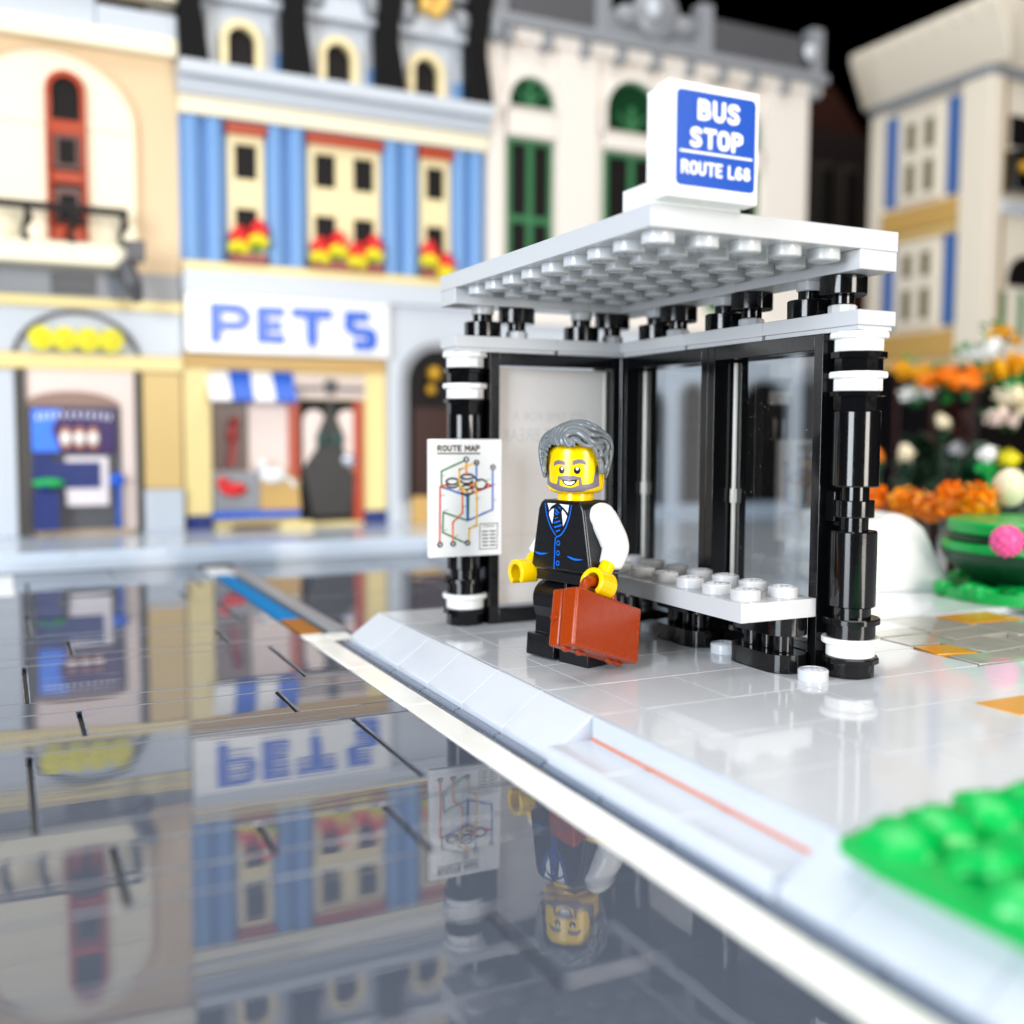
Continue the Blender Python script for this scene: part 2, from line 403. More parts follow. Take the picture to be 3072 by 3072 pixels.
# mosaic of little tiles at the right
def tile_thing(name, m, pts, z, label):
    q = MB(); q.prism(pts, -.2, z, 'z'); o = q.build(name, m, bevel=.02); tag(o, label, 'tile')
tile_thing('paving_tile', tan_tile, [(8.85,1.2),(9.9,.95),(10.05,1.9),(9.05,2.1)], .01, 'small square dark tan tile among the pale paving right of the post')
tile_thing('paving_tile', tan_tile, [(12.9,3.7),(14.9,3.7),(14.9,4.9),(12.9,4.9)], .01, 'farthest dark tan tile, next to the green pond edge')
tile_thing('paving_tile', tan_tile, [(5.95,-3.3),(8.2,-3.3),(8.2,-2.3),(5.95,-2.3)], .012, 'nearest and longest dark tan tile at the right edge of the pavement')
mb = MB()
for k, (x0,x1,y0,y1) in enumerate([(9.0,11.2,.0,.92),(11.25,13.2,.0,.9),(10.1,11.8,.98,2.3),(11.85,13.8,.95,1.9),(9.1,10.6,2.2,3.2),(10.7,12.8,2.4,3.3),(12.85,15,2,3.6),(9.1,10.9,3.3,5.1),(10.95,12.8,3.4,5.1),(13.3,15,-.0,.9),(13.85,15,.95,1.95)]):
    mb.box(x0,x1,y0,y1,-.2,-.003+.001*(k%3), Matrix.Translation(((x0+x1)/2,(y0+y1)/2,0)) @ Matrix.Rotation(.09*((k%3)-1),4,'Z') @ Matrix.Translation((-(x0+x1)/2,-(y0+y1)/2,0)))
struct(mb.build('path', paving('smoky_tile_plastic', rgb(150,150,140), rgb(185,180,168), .04, .9, .006, 1.5), bevel=.02), 'small irregular smoky tiles in the pavement')
# kerb with a dropped gutter section
mb = MB()
def slope(y0, y1):
    mb.prism([(-1.02,-.8),(-1.02,-.001),(-1.1,-.001),(-1.95,-.62),(-1.95,-.8)], y0+.007, y1-.007, 'y')
for k in range(0, 6): slope(2*k, 2*k+2)
slope(-7.1,-6.05)
for k in range(-12, 0): slope(2*k-7.1, 2*k-5.1)
mb.prism([(-1.02,-.8),(-1.02,-.001),(-1.1,-.001),(-1.1,-.44),(-2.02,-.44),(-2.02,-.8)], -6.05, -.0, 'y')
for yy in (-1.94, -3.98): mb.box(-2.0,-1.12,yy-1.96,yy-.04,-.5,-.425)
mb.box(-2.0,-1.12,-1.86,-.04,-.5,-.425)
o = mb.build('kerb', kerb_mat, bevel=.022, seg=2); struct(o, 'pale sloping kerb with a dropped gutter section')
mb = MB()
mb.box(-1.145,-1.103,-6.03,-.03,-.43,-.395)
for y in (-2,-4): mb.box(-1.15,-1.1,y-.04,y+.04,-.43,-.39)
tag(mb.build('gutter_strip', orange_pl, bevel=.01), 'thin orange strip along the back of the dropped kerb', 'strip')
mb = MB()
for k in range(-14, 6): mb.box(-2.13,-1.955,2*k+.04,2*k+1.96,-.81,-.735)
struct(mb.build('kerb_ledge', mat('slate_plastic', rgb(112,122,140), .2), bevel=.015), 'narrow slate ledge under the kerb')
# far pavement
mb = MB(); 
for k in range(-14, 12): mb.box(4*k+.01,4*k+3.99,31.9,35.9,-.75,0)
for k in range(-9, 7): mb.box(6*k+.01,6*k+5.99,35.9,39.95,-.75,.0)
mb.box(-60,50,31.45,31.88,-.79,-.28); mb.box(-56,48,39.95,42,-.75,-.02)
struct(mb.build('far_pavement', paving('far_pavement_plastic', rgb(188,200,214), rgb(198,208,220), .1, .5, .003, .6), bevel=.03), 'pale blue grey pavement in front of the shops')

# ------------------------------------------------------------------ bus shelter
shelter = thing('bus_shelter', 'pale grey and black toy brick bus shelter with blue sign on its roof', 'bus shelter', (0,0,0))
# roof: upside-down plate, studs pointing down, with an L of plates under two edges
mb = MB(); T = 9.2
mb.box(0,6,0,10,T-.4,T)
for i in range(5):
    for j in range(9): stud(mb, i+.5, j+.5, T-.4, down=True, ang=PI/2)
mb.build('roof', light_grey, shelter, bevel=.018)
mb = MB()
mb.box(5,5.985,.0,3.99,T-.8,T-.403); mb.box(5,5.985,4.01,8.995,T-.8,T-.403)
mb.box(0,3.99,9.0,9.985,T-.8,T-.403); mb.box(4.01,5.985,9.0,9.985,T-.8,T-.403)
mb.build('roof_edge_plate', light_grey, shelter, bevel=.018)
mb = MB()
def beam(x0,x1,y0,y1):
    mb.box(x0,x1,y0,y1,7.3,7.6); mb.box(x0+.05,x1-.05,y0+.05,y1-.05,7.2,7.302)
beam(5,6,0,3.0-.005); beam(5,6,3.0+.005,6-.005); beam(5,6,6.005,9-.003); beam(0,2.995,9,10); beam(3.005,6,9,10)
mb.build('lintel', light_grey, shelter, bevel=.012)
# spacers between lintel and roof
def spacer(x, y, upper):
    q = MB()
    if upper:   # black round plate under the roof edge, its stem on a grey stud below
        q.cyl((x,y,8.0), .49, .397, e=.02); q.cyl((x,y,7.8), .24, .21)
    else:
        q.cyl((x,y,7.603), .49, .40, e=.02); q.cyl((x,y,8.0), .26, .21)
    o = q.build('spacer', black_pl, shelter)
    s2 = MB()
    if upper: s2.lathe([(.3,0),(.3,.175),(.275,.2)], (x,y,7.601), 10)
    else: s2.lathe([(.275,0),(.3,.025),(.3,.2)], (x,y,8.199), 24)
    s2.build('stud', light_grey, o, angle=25)
for k, c in enumerate((1,4,7)):
    spacer(5.5, c, True); spacer(5.5, c+1, False)
spacer(1, 9.5, False); spacer(2, 9.5, True); spacer(4, 9.5, False); spacer(5, 9.5, True)

# posts
def post(name, x, y, n, rot):
    p = MB(); c = (x, y, 0)
    R = Matrix.Translation((x,y,0)) @ Matrix.Rotation(rot,4,'Z')
    z0 = (0,0,0)
    p.lathe([(.48,.0),(.5,.02),(.5,.28),(.52,.28),(.59,.30),(.59,.40),(.57,.42)], z0, n, M=R)
    p.lathe([(.5,.82),(.5,1.12),(.59,1.13),(.59,1.23),(.57,1.25),(.40,1.25),(.40,1.5),(.42,1.5)], z0, 40, M=R)
    p.lathe([(.46,1.48),(.485,1.50),(.485,3.05),(.465,3.08),(.30,3.08),(.30,3.36),(.40,3.36),(.41,3.38),(.41,3.70),(.40,3.72),(.30,3.72),(.30,4.0),(.465,4.0),(.485,4.03),(.485,5.55),(.47,5.58)], z0, 40, M=R)
    p.lathe([(.5,5.58),(.5,5.86),(.58,5.88),(.58,5.97)], z0, n, M=R)
    p.lathe([(.5,6.38),(.5,6.64),(.58,6.66),(.58,6.78)], z0, n, M=R)
    o = p.build(name, black_pl, shelter, angle=22)
    for (za, m2, nn) in ((.42, white_pl, 40), (5.97, white_pl, n), (6.78, white_pl, n)):
        q = MB(); q.lathe([(.47,za),(.5,za+.02),(.5,za+.27),(.585,za+.28),(.6,za+.30),(.6,za+.38),(.58,za+.41)], z0, nn, M=R)
        q.build('collar', m2, o, angle=22)
    return o
post('post', 5.5, .5, 12, .1); post('post', .5, 9.5, 12, .3)
# clip behind the near post
q = MB(); q.box(5.2,5.5,.75,1.1,3.25,3.9); q.build('clip', black_pl, shelter, bevel=.03)

# window frames, one stud deep; panes set far back
def frame(along, a0, a1, fixed, pane_mat, pane_name, hinge=True):
    q = MB(); w = .27
    zt, zb = 6.86, .42
    def B(u0,u1,d0,d1,z0,z1,mb=q):
        if along == 'y': mb.box(fixed+d0,fixed+d1,u0,u1,z0,z1)
        else: mb.box(u0,u1,fixed+d0,fixed+d1,z0,z1)
    B(a0+.004,a0+w,0,1,0.002,7.198); B(a1-w,a1-.004,0,1,0.002,7.198)
    B(a0+w,a1-w,0,1,zt,7.198); B(a0+w,a1-w,0,1,0.002,zb)
    B(a0+w,a0+w+.05,.55,.99,zb,zt); B(a1-w-.05,a1-w,.55,.99,zb,zt)
    o = q.build('window_frame', black_pl, shelter, bevel=.015)
    p = MB(); e = MB()
    if along == 'y':
        B(a0+w+.06,a1-w-.06,.62,.72,zb+.03,zt-.03,p)
        B(a1-w-.15,a1-w-.07,.52,.60,zb+.05,zt-.05,e)
        for k in (3.4,): B(a1-w-.17,a1-w-.05,.49,.62,k,k+.35,e)
        p.build(pane_name, pane_mat, o); e.build('pane_edge', edge_pl, o, bevel=.015)
    else:
        B(a0+w+.04,a1-w-.12,.30,.44,zb+.05,zt-.04,p)
        o2 = p.build(pane_name, pane_mat, o, bevel=.01)
        B(a1-w-.11,a1-w-.03,.28,.42,zb+.06,zt-.05,e); e.build('pane_edge', edge_pl, o, bevel=.015)
        return o, o2
    return o
frame('y', 1, 5, 5, clear_pl, 'pane'); frame('y', 5, 9, 5, clear_pl, 'pane')
wf, poster = frame('x', 1, 5, 9, poster_pl, 'poster')
# text of the poster shows through mirrored
def mir(body, x0, x1, z0, z1):
    q = MB(); letters(q, body, x1-x0, z1-z0, Matrix(((-1,0,0,x1),(0,0,1,9.297),(0,1,0,z0),(0,0,0,1))), 0, 1.0, 0)
    q.build('lettering', print_faint, poster)
mir("IT'S TIME FOR A", 1.8, 4.0, 5.42, 5.66); mir('COFFEE BREAK', 1.45, 4.1, 4.86, 5.22); mir('LEGO.COM', 1.5, 2.5, .98, 1.1); mir('TAKE A SEAT AND', 1.5, 3.2, 2.3, 2.38)
# heavy condensed capitals drawn as strokes
GL = {
 'B': (.62, [[(0,0),(0,1)],[(0,1),(.3,1),(.5,.9),(.5,.65),(.3,.53),(0,.53)],[(.3,.53),(.55,.42),(.55,.12),(.32,0),(0,0)]]),
 'U': (.60, [[(0,1),(0,.25),(.12,.04),(.28,0),(.44,.04),(.56,.25),(.56,1)]]),
 'S': (.58, [[(.54,.88),(.43,.98),(.27,1),(.09,.94),(.02,.77),(.10,.62),(.45,.41),(.54,.25),(.47,.06),(.27,0),(.11,.02),(.0,.12)]]),
 'T': (.60, [[(0,1),(.6,1)],[(.3,1),(.3,0)]]),
 'O': (.60, [[(.28,1),(.1,.95),(0,.75),(0,.25),(.1,.05),(.28,0),(.46,.05),(.56,.25),(.56,.75),(.46,.95),(.28,1)]]),
 'P': (.56, [[(0,0),(0,1)],[(0,1),(.32,1),(.52,.9),(.52,.6),(.32,.46),(0,.46)]]),
 'R': (.60, [[(0,0),(0,1)],[(0,1),(.32,1),(.52,.9),(.52,.62),(.32,.5),(0,.5)],[(.3,.5),(.56,0)]]),
 'E': (.50, [[(.5,1),(0,1),(0,0),(.5,0)],[(0,.52),(.42,.52)]]),
 'L': (.48, [[(0,1),(0,0),(.48,0)]]),
 'M': (.74, [[(0,0),(0,1),(.37,.3),(.74,1),(.74,0)]]),
 'A': (.62, [[(0,0),(.31,1),(.62,0)],[(.1,.28),(.52,.28)]]),
 '6': (.56, [[(.48,.88),(.30,1),(.1,.9),(0,.55),(0,.25),(.1,.05),(.27,0),(.45,.06),(.54,.25),(.48,.48),(.27,.56),(.03,.42)]]),
 '8': (.56, [[(.27,.54),(.07,.66),(.06,.88),(.27,1),(.48,.88),(.47,.66),(.27,.54),(.02,.38),(.0,.14),(.27,0),(.54,.14),(.52,.38),(.27,.54)]]),
 ' ': (.22, []),
}
def bold(mb, body, x0, z0, x1, h, w, yf, space=.16):
    """write body between x0 and x1, cap height h, stroke width w, on the plane y = yf facing -y"""
    tot = sum(GL[c][0] for c in body) + space*(len(body)-1)
    hw = w/2; k = (x1-x0-w)/tot; hh = h-w; x = x0+hw; n = 0
    for c in body:
        gw, ls = GL[c]
        for l in ls:
            P = [Vector((x+a*k, z0+hw+b*hh)) for a, b in l]
            for a, b in zip(P[:-1], P[1:]):
                d = (b-a); L = d.length; d /= L; nn = Vector((-d.y, d.x))*hw; y = yf-.006-.0004*(n%9); n += 1
                e = d*0.0
                mb.add([(q.x, y, q.y) for q in (a+nn-e, a-nn-e, b-nn+e, b+nn+e)], [(0,1,2,3)])
            for q, end in [(P[i], i in (0, len(P)-1)) for i in range(len(P))]:
                y = yf-.006-.0004*(n%9); n += 1
                if end and P[0] != P[-1] and c not in 'S6':
                    mb.add([(q.x+s*hw*.92, y, q.y+t*hw*.98) for s, t in ((-1,-1),(1,-1),(1,1),(-1,1))], [(0,1,2,3)])
                else: mb.add([(q.x+hw*math.cos(2*PI*i/12), y, q.y+hw*math.sin(2*PI*i/12)) for i in range(12)], [tuple(range(12))])
        x += (gw+space)*k
# route map
q = MB(); q.box(-.93,1.07,8.42,8.62,1.93,4.93); rm = q.build('route_map', white_tile, shelter, bevel=.02)
q = MB(); q.cyl((.5,8.62,3.4), .25, .5, 'y'); q.box(.1,.9,8.62,8.95,3.1,3.7); q.build('clip', black_pl, rm, bevel=.02)
def mp(x, y):
    # sheet units (x to the right, y down) to the tile's face
    lx = 200 - (y-180)*.006; rx = 1200 - (y-200)*.022
    ty = 180 + (x-200)*.02; by = 1785 - (x-190)*.005
    return (-.90 + 1.96*(x-lx)/(rx-lx), 4.93 - 3.0*(y-ty)/(by-ty))
YF = 8.42
def stroke(mb, pts, w, lay, closed=False):
    P = [mp(*p) for p in pts]
    if closed: P.append(P[0])
    for (a, b) in zip(P[:-1], P[1:]):
        d = Vector((b[0]-a[0], b[1]-a[1])); L = d.length
        if L < 1e-5: continue
        d /= L; n = Vector((-d.y, d.x))*w/2; e = d*w*.3; y = YF-.002-lay*.0012
        mb.add([(a[0]-e.x+n.x,y,a[1]-e.y+n.y),(a[0]-e.x-n.x,y,a[1]-e.y-n.y),(b[0]+e.x-n.x,y,b[1]+e.y-n.y),(b[0]+e.x+n.x,y,b[1]+e.y+n.y)], [(0,1,2,3)])
def ell(cx, cy, rx, ry, a0=0, a1=360, n=22): return [(cx+rx*math.cos(math.radians(a0+(a1-a0)*i/n)), cy+ry*math.sin(math.radians(a0+(a1-a0)*i/n))) for i in range(n+1)]
W = .046
lines = [
 (print_green, [[(650,485),(340,615),(340,830)],[(345,830),(400,850)],[(700,1295),(360,1170),(350,1440),(640,1590)],[(715,960),(705,1285)],[(800,840),(820,780),(830,760)]]+[ell(890,810,85,70,180,380),ell(685,880,90,70,190,350)]+[ell(490,780,85,60,20,170)]),
 (print_red, [[(320,820),(310,1560)],[(340,810),(420,800)],[(780,920),(1040,830),(980,800)],[(770,760),(775,880)]]+[ell(490,740,85,60,10,170),ell(700,690,90,40,0,170)]),
 (print_mblue, [[(830,550),(825,740)],[(1060,620),(1050,1155),(720,1285)],[(400,845),(690,960),(690,1285)]]+[ell(490,765,88,50,180,360),ell(700,710,92,48,180,360),[(790,700),(825,740)]]),
 (print_orange, [[(685,500),(685,660)],[(625,860),(625,1185),(490,1310),(487,1560)]]+[ell(690,750,82,40,0,180),ell(690,830,75,38,0,180),[(740,780),(745,860)]]),
 (print_yellow, [[(790,515),(585,600),(580,820),(690,900),(720,930)],[(825,770),(820,1370),(715,1400),(705,1560)]]+[ell(690,905,80,30,0,180),ell(880,830,75,40,-20,180)]),
]
for k, (mm, ls) in enumerate(lines):
    q = MB()
    for i, l in enumerate(ls): stroke(q, l, W, k)
    q.build('route_line', mm, rm)
q = MB()
for (x, y) in [(685,462),(830,510)]: q.prism([mp(*p) for p in ell(x,y,38,40)][:-1][::-1], YF-.012, YF-.001, 'y')
q.build('stop_marker', print_black, rm)
q = MB()
for (x, y) in [(1065,578),(310,1605),(490,1602),(688,1598)]: q.prism([mp(*p) for p in ell(x,y,38,40)][:-1][::-1], YF-.012, YF-.001, 'y')
q.build('stop_marker', print_dgrey, rm)
def face_y(yf):  # text plane facing -y
    return lambda x, z: Matrix(((1,0,0,x),(0,0,-1,yf),(0,1,0,z),(0,0,0,1)))
FM = face_y(YF)
q = MB()
for s_, (x, y) in zip('123456', [(685,462),(830,510),(1065,578),(310,1605),(490,1602),(688,1598)]):
    c = mp(x, y); letters(q, s_, .045, .085, FM(c[0]-.022, c[1]-.042), .03, depth=.014)
q.build('lettering', print_white, rm)
q = MB()
a = mp(285, 345); b = mp(885, 250)
bold(q, 'ROUTE MAP', a[0], a[1]-.005, b[0], .16, .038, YF+.004, .30)
stroke(q, [(290,375),(880,388)], .036, 0)
q.build('lettering', print_brown, rm)
q = MB()
for (x,y) in [(515,540),(610,595),(360,680),(355,940),(340,1370),(385,1150),(385,1415),(540,1500),(550,1265),(650,1105),(840,1000),(790,1365),(925,1195),(1075,1030),(1075,820),(570,890),(730,945),(780,900),(690,680),(640,735),(755,765),(850,765),(995,750),(415,825),(710,1275),(740,680)]:
    c = mp(x, y); letters(q, '#L68' if (x+y)%2 else 'S27', .11, .035, FM(c[0]-.05, c[1]-.018) @ Matrix.Rotation(.15,4,'Z'), .01, 1, .009, 1)
stroke(q, [(868,1345),(1118,1345),(1108,1690),(860,1690)], .022, 1, True)
a = mp(905,1392); letters(q, 'SCHEDULE', .33, .05, FM(a[0], a[1]), .02, 1.0, .003, 2)
for r in range(5):
    for c0 in (895, 1002): stroke(q, [(c0+5, 1450+r*48),(c0+80, 1450+r*48)], .038, 1)
q.build('lettering', print_dgrey, rm)

# roof sign
q = MB(); q.box(.02,2.0,.0,.985,T+.003,T+.4); q.box(0.02,2.0,-.0,.2,T+.4,T+1.98)
bs = q.build('bus_stop_sign', white_tile, shelter, bevel=.02)
q = MB(); q.box(.06,2.06,-.42,-.01,T+.06,T+2.06); sf = q.build('sign_face', white_pl, bs, bevel=.03, seg=3)
YS = -.42
def rrect(x0,x1,z0,z1,r,n=6):
    P = []
    for cx, cz, a0 in ((x1-r,z1-r,0),(x0+r,z1-r,90),(x0+r,z0+r,180),(x1-r,z0+r,270)):
        for i in range(n+1):
            a = math.radians(a0+90*i/n); P.append((cx+r*math.cos(a), cz+r*math.sin(a)))
    return P
q = MB(); q.prism(rrect(.235,1.965,T+.27,T+1.92,.1)[::-1], YS-.004, YS-.0005, 'y'); q.build('sign_panel', sign_blue, bs)
q = MB(); FS = face_y(YS)
bold(q, 'BUS', .68, T+1.43, 1.62, .37, .09, YS, .30)
bold(q, 'STOP', .52, T+.945, 1.70, .36, .088, YS, .32)
q.box(.31,1.90,YS-.012,YS-.004,T+.845,T+.885)
bold(q, 'ROUTE L68', .345, T+.47, 1.87, .245, .05, YS, .30)
q.build('lettering', sign_white, bs, angle=10)

# ------------------------------------------------------------------ bench
bench = thing('bench', 'pale grey studded bench on black legs against the shelter windows', 'bench', (4,5,0))
mb = MB()
mb.box(-1,.985,-4,4,1.2,1.6)
for i in range(2):
    for j in range(8): stud(mb, -.5+i, -3.5+j, 1.6, ang=-PI*.28)
mb.build('seat', light_grey, bench, bevel=.016)
for yc in (2, 5, 8):
    q = MB(); y = yc-5; x = .55
    for (z0,z1) in ((.004,.4),(.8,1.197)):
        P = [(x+.49*math.cos(a), y-.5+.49*math.sin(a)) for a in [math.radians(180+180*i/14) for i in range(15)]] + [(x+.49*math.cos(a), y+.5+.49*math.sin(a)) for a in [math.radians(180*i/14) for i in range(15)]]
        q.prism(P, z0, z1, 'z')
    for s_ in (-.5,.5): q.cyl((x,y+s_,.4), .22, .4, e=.01)
    q.cyl((x,y,.4), .14, .4, e=.01)
    q.build('leg', black_pl, bench, bevel=.012, angle=30)
# ------------------------------------------------------------------ toy figure
FIG = (.99, 4.394, 0.004)
fig = thing('toy_figure', 'yellow toy figure of a bearded businessman in black waistcoat standing on the pavement', 'toy figure', FIG, math.radians(-76))
def leg(side, swing):
    q = MB(); x0, x1 = (.04,.97) if side > 0 else (-.97,-.04)
    P = [(-.53,0),(.42,0),(.42,1.25)]
    P += [(.42*math.cos(a), 1.3+.42*math.sin(a)) for a in [math.radians(10*i) for i in range(0, 21)]]
    P += [(-.40,1.12),(-.34,.98),(-.29,.88),(-.29,.5),(-.53,.5)]
    q.prism(P, x0, x1, 'x')
    o = q.build('leg', black_soft, fig, bevel=.02, angle=25)
    Mx = Matrix.Translation((0,0,1.3)) @ Matrix.Rotation(swing,4,'X') @ Matrix.Translation((0,0,-1.3))
    o.data.transform(Mx); return o
leg(-1, math.radians(-3.5)); leg(1, math.radians(1))
q = MB(); q.box(-.95,.95,-.41,.43,1.76,1.99); q.box(-.05,.05,-.3,.3,1.25,1.75)
q.build('hips', black_soft, fig, bevel=.02)
# torso: tapered block
q = MB(); zt, zb = 3.60, 2.03
P = [(-.985,zb),(.985,zb),(.93,2.35),(.74,3.40),(.66,3.54),(.56,zt),(-.56,zt),(-.66,3.54),(-.74,3.40),(-.93,2.35)]
q.prism(P, -.46, .46, 'y')
torso = q.build('torso', black_soft, fig, bevel=.055, seg=3, angle=40)
# printed waistcoat
YT = -.46
def tp(X, Y):
    top = 150 + (X-345)*.04; bot = 800 + (X-262)*.139
    t = (Y-top)/(bot-top); xl = 345-83*t; xr = 715+85*t; hw = .73+.25*t
    return (-hw + 2*hw*(X-xl)/(xr-xl) + .035, zt - .02 - (zt-zb-.02)*t)
def tpoly(mb, pts, lay):
    P = [tp(*p) for p in pts]; y = YT-.002-lay*.0015
    mb.add([(p[0], y, p[1]) for p in P], [tuple(range(len(P)))])
def tline(mb, pts, w, lay):
    P = [Vector(tp(*p)) for p in pts]; y = YT-.002-lay*.0015
    # smooth the polyline
    Q = []
    for i in range(len(P)-1):
        p0 = P[max(i-1,0)]; p1 = P[i]; p2 = P[i+1]; p3 = P[min(i+2,len(P)-1)]
        for k in range(6):
            t = k/6; Q.append(.5*((2*p1)+(-p0+p2)*t+(2*p0-5*p1+4*p2-p3)*t*t+(-p0+3*p1-3*p2+p3)*t**3))
    Q.append(P[-1]); L = []
    for i, q_ in enumerate(Q):
        d = (Q[min(i+1,len(Q)-1)]-Q[max(i-1,0)]).normalized(); n = Vector((-d.y,d.x))*w/2*(w_taper(i/(len(Q)-1)))
        L.append((q_+n, q_-n))
    vs = [(p.x,y,p.y) for ab in L for p in ab]
    mb.add(vs, [(2*i,2*i+1,2*i+3,2*i+2) for i in range(len(L)-1)])
w_taper = lambda t: 1.0
q = MB()
tpoly(q, [(412,178),(487,180),(462,196),(440,218),(428,248)], 0); tpoly(q, [(513,182),(594,190),(584,268),(556,228),(530,200)], 0)
tpoly(q, [(428,262),(446,240),(468,228),(464,300),(452,378),(436,330),(426,296)], 0); tpoly(q, [(538,236),(560,262),(580,300),(566,352),(546,402),(536,330),(530,280)], 0)
q.build('shirt_front', print_white, torso)
q = MB()
tpoly(q, [(488,184),(512,186),(530,232),(540,330),(548,420),(506,478),(462,430),(462,330),(468,232)], 1)
q.build('tie', print_black, torso)
q = MB()
for s_ in [[(470,226),(486,232),(518,272),(500,276)],[(500,208),(514,212),(528,228),(524,236)],[(472,264),(484,268),(506,292),(484,290)],[(476,322),(500,312),(504,318),(478,330)],
           [(468,362),(520,340),(524,356),(468,376)],[(468,406),(532,380),(536,396),(474,420)],[(482,448),(524,428),(520,444),(492,460)]]: tpoly(q, s_, 3)
q.build('tie_stripes', print_blue, torso)
q = MB()
tline(q, [(394,178),(404,280),(436,400),(484,492)], .03, 2); tline(q, [(614,190),(600,300),(566,420),(528,484),(486,512),(478,560),(474,700),(468,822)], .032, 2)
w_taper = lambda t: .35+1.2*math.sin(PI*min(1,t*1.0+.05))
tline(q, [(295,655),(345,673),(410,666)], .03, 2); tline(q, [(588,692),(650,720),(722,722)], .03, 2)
w_taper = lambda t: 1.0
for (X, Y) in ((507,565),(505,663),(503,762)): tline(q, [(X+13*math.cos(a), Y+21*math.sin(a)) for a in [2*PI*i/10 for i in range(11)]], .024, 2)
q.build('waistcoat_lines', print_blue, torso)

# arms and hands
def hand(name, ctr, axis, wrist, open_ang, parent, hl=.23):
    """C-shaped clip hand around axis at ctr with a stub up to the wrist"""
    q = MB(); ax = Vector(axis).normalized(); up = (Vector(wrist)-Vector(ctr)); up = (up-ax*up.dot(ax)).normalized(); side = ax.cross(up)
    Mx = Matrix((tuple(side)+(0,), tuple(up)+(0,), tuple(ax)+(0,), (0,0,0,1))).transposed(); Mx.translation = Vector(ctr)
    a0 = math.radians(-90+open_ang+38); a1 = math.radians(270+open_ang-38); n = 30
    out = [(.315*math.cos(a0+(a1-a0)*i/n), .315*math.sin(a0+(a1-a0)*i/n)) for i in range(n+1)]
    inn = [(.2*math.cos(a0+(a1-a0)*i/n), .2*math.sin(a0+(a1-a0)*i/n)) for i in range(n+1)]
    q.prism(out + inn[::-1], -hl, hl, 'z', Mx)
    o = q.build(name, yellow_pl, parent, bevel=.035, seg=3, angle=50)
    q = MB(); w = Vector(wrist); c = Vector(ctr)
    st = c + (w-c).normalized()*.25
    q.tube([st, st*.5+w*.5, w], [.17,.165,.165], 18); q.build('wrist', yellow_pl, o, angle=60)
    return o
LH = Vector((1.2,-.43,1.86)); RH = Vector((-1.16,-.53,1.88))
q = MB(); q.tube([(.88,.0,3.32),(.95,.03,3.12),(1.06,.14,2.78),(1.11,.15,2.55),(1.15,-.03,2.24)], [.27,.31,.315,.30,.25], 26, flat=1.0)
q.ball((.84,0,3.28), .30, 24, 14, (1.0,1,1)); q.build('arm', white_pl, fig, angle=80)
q = MB(); q.tube([(-.84,.08,3.30),(-.90,.12,3.1),(-1.03,.17,2.76),(-1.08,.12,2.58),(-1.09,-.17,2.28)], [.26,.29,.29,.28,.235], 26)
q.ball((-.80,.06,3.26), .28, 24, 14); q.build('arm', white_pl, fig, angle=80)
# world direction of the case length, expressed in the figure's frame
e1 = Vector((.8955,.3103,-.319)); e2 = Vector((.2354,.2781,.9313)); e3 = Vector((.3776,-.9091,.176))
Rf = Matrix.Rotation(math.radians(76),3,'Z'); ax = Rf @ e1
hand('hand', LH, ax, (1.16,-.1,2.28), 0, fig, .27)
hand('hand', RH, (-.12,-.99,.0), (-1.1,-.2,2.25), -12, fig, .24)

# head

HR = .64
q = MB()
q.lathe([(.41,3.575),(.41,3.78)], (0,0,0), 40)
q.lathe([(.40,3.76),(.50,3.765),(.565,3.79),(.61,3.835),(.635,3.90),(.64,3.98),(.64,4.66),(.635,4.73),(.61,4.78),(.565,4.82),(.50,4.845),(.36,4.85)], (0,0,0), 64)
head = q.build('head', yellow_pl, fig, angle=40); head.rotation_euler = (0,0,math.radians(34))
KK = .001349
def fc(X, Y):
    s = max(-1, min(1, (X-980)*KK/HR)); return (math.asin(s)+math.radians(12.5), 3.76+(1415-Y)*KK)
def decal(name, m, polys, lay, holes=(), step=.0085):
    """printed shape laid on the curved face as a fine skin"""
    A = [[fc(*p) for p in P] for P in polys]; Hs = [[fc(*p) for p in P] for P in holes]
    def inside(P, x, y):
        c = False; n = len(P); j = n-1
        for i in range(n):
            xi, yi = P[i]; xj, yj = P[j]
            if (yi > y) != (yj > y) and x < (xj-xi)*(y-yi)/(yj-yi)+xi: c = not c
            j = i
        return c
    q = MB(); idx = {}; vs = []; fs = []; r = HR+.002+lay*.0018; st = step/HR
    xs = [p[0] for P in A for p in P]; ys = [p[1] for P in A for p in P]
    nx = int((max(xs)-min(xs))/st)+2; ny = int((max(ys)-min(ys))/step)+2; x0 = min(xs); y0 = min(ys)
    def V(i, j):
        if (i,j) not in idx:
            t = x0+i*st; z = y0+j*step; idx[(i,j)] = len(vs)
            # follow the rounded chin
            rr = r
            prof = [(3.765,.50),(3.79,.565),(3.835,.61),(3.90,.635),(3.98,.64)]
            if z < 3.98:
                for (za,ra),(zb_,rb) in zip(prof[:-1],prof[1:]):
                    if za <= z <= zb_: rr = ra+(rb-ra)*(z-za)/(zb_-za)+.004+lay*.0018
                if z < 3.765: rr = .5
            vs.append((rr*math.sin(t), -rr*math.cos(t), z))
        return idx[(i,j)]
    for i in range(nx):
        for j in range(ny):
            cx = x0+(i+.5)*st; cy = y0+(j+.5)*step
            if any(inside(P,cx,cy) for P in A) and not any(inside(P,cx,cy) for P in Hs):
                fs.append((V(i,j),V(i+1,j),V(i+1,j+1),V(i,j+1)))
    q.add(vs, fs); return q.build(name, m, head, angle=60)
def ov(X, Y, rx, ry, n=24): return [(X+rx*math.cos(2*PI*i/n), Y+ry*math.sin(2*PI*i/n)) for i in range(n)]
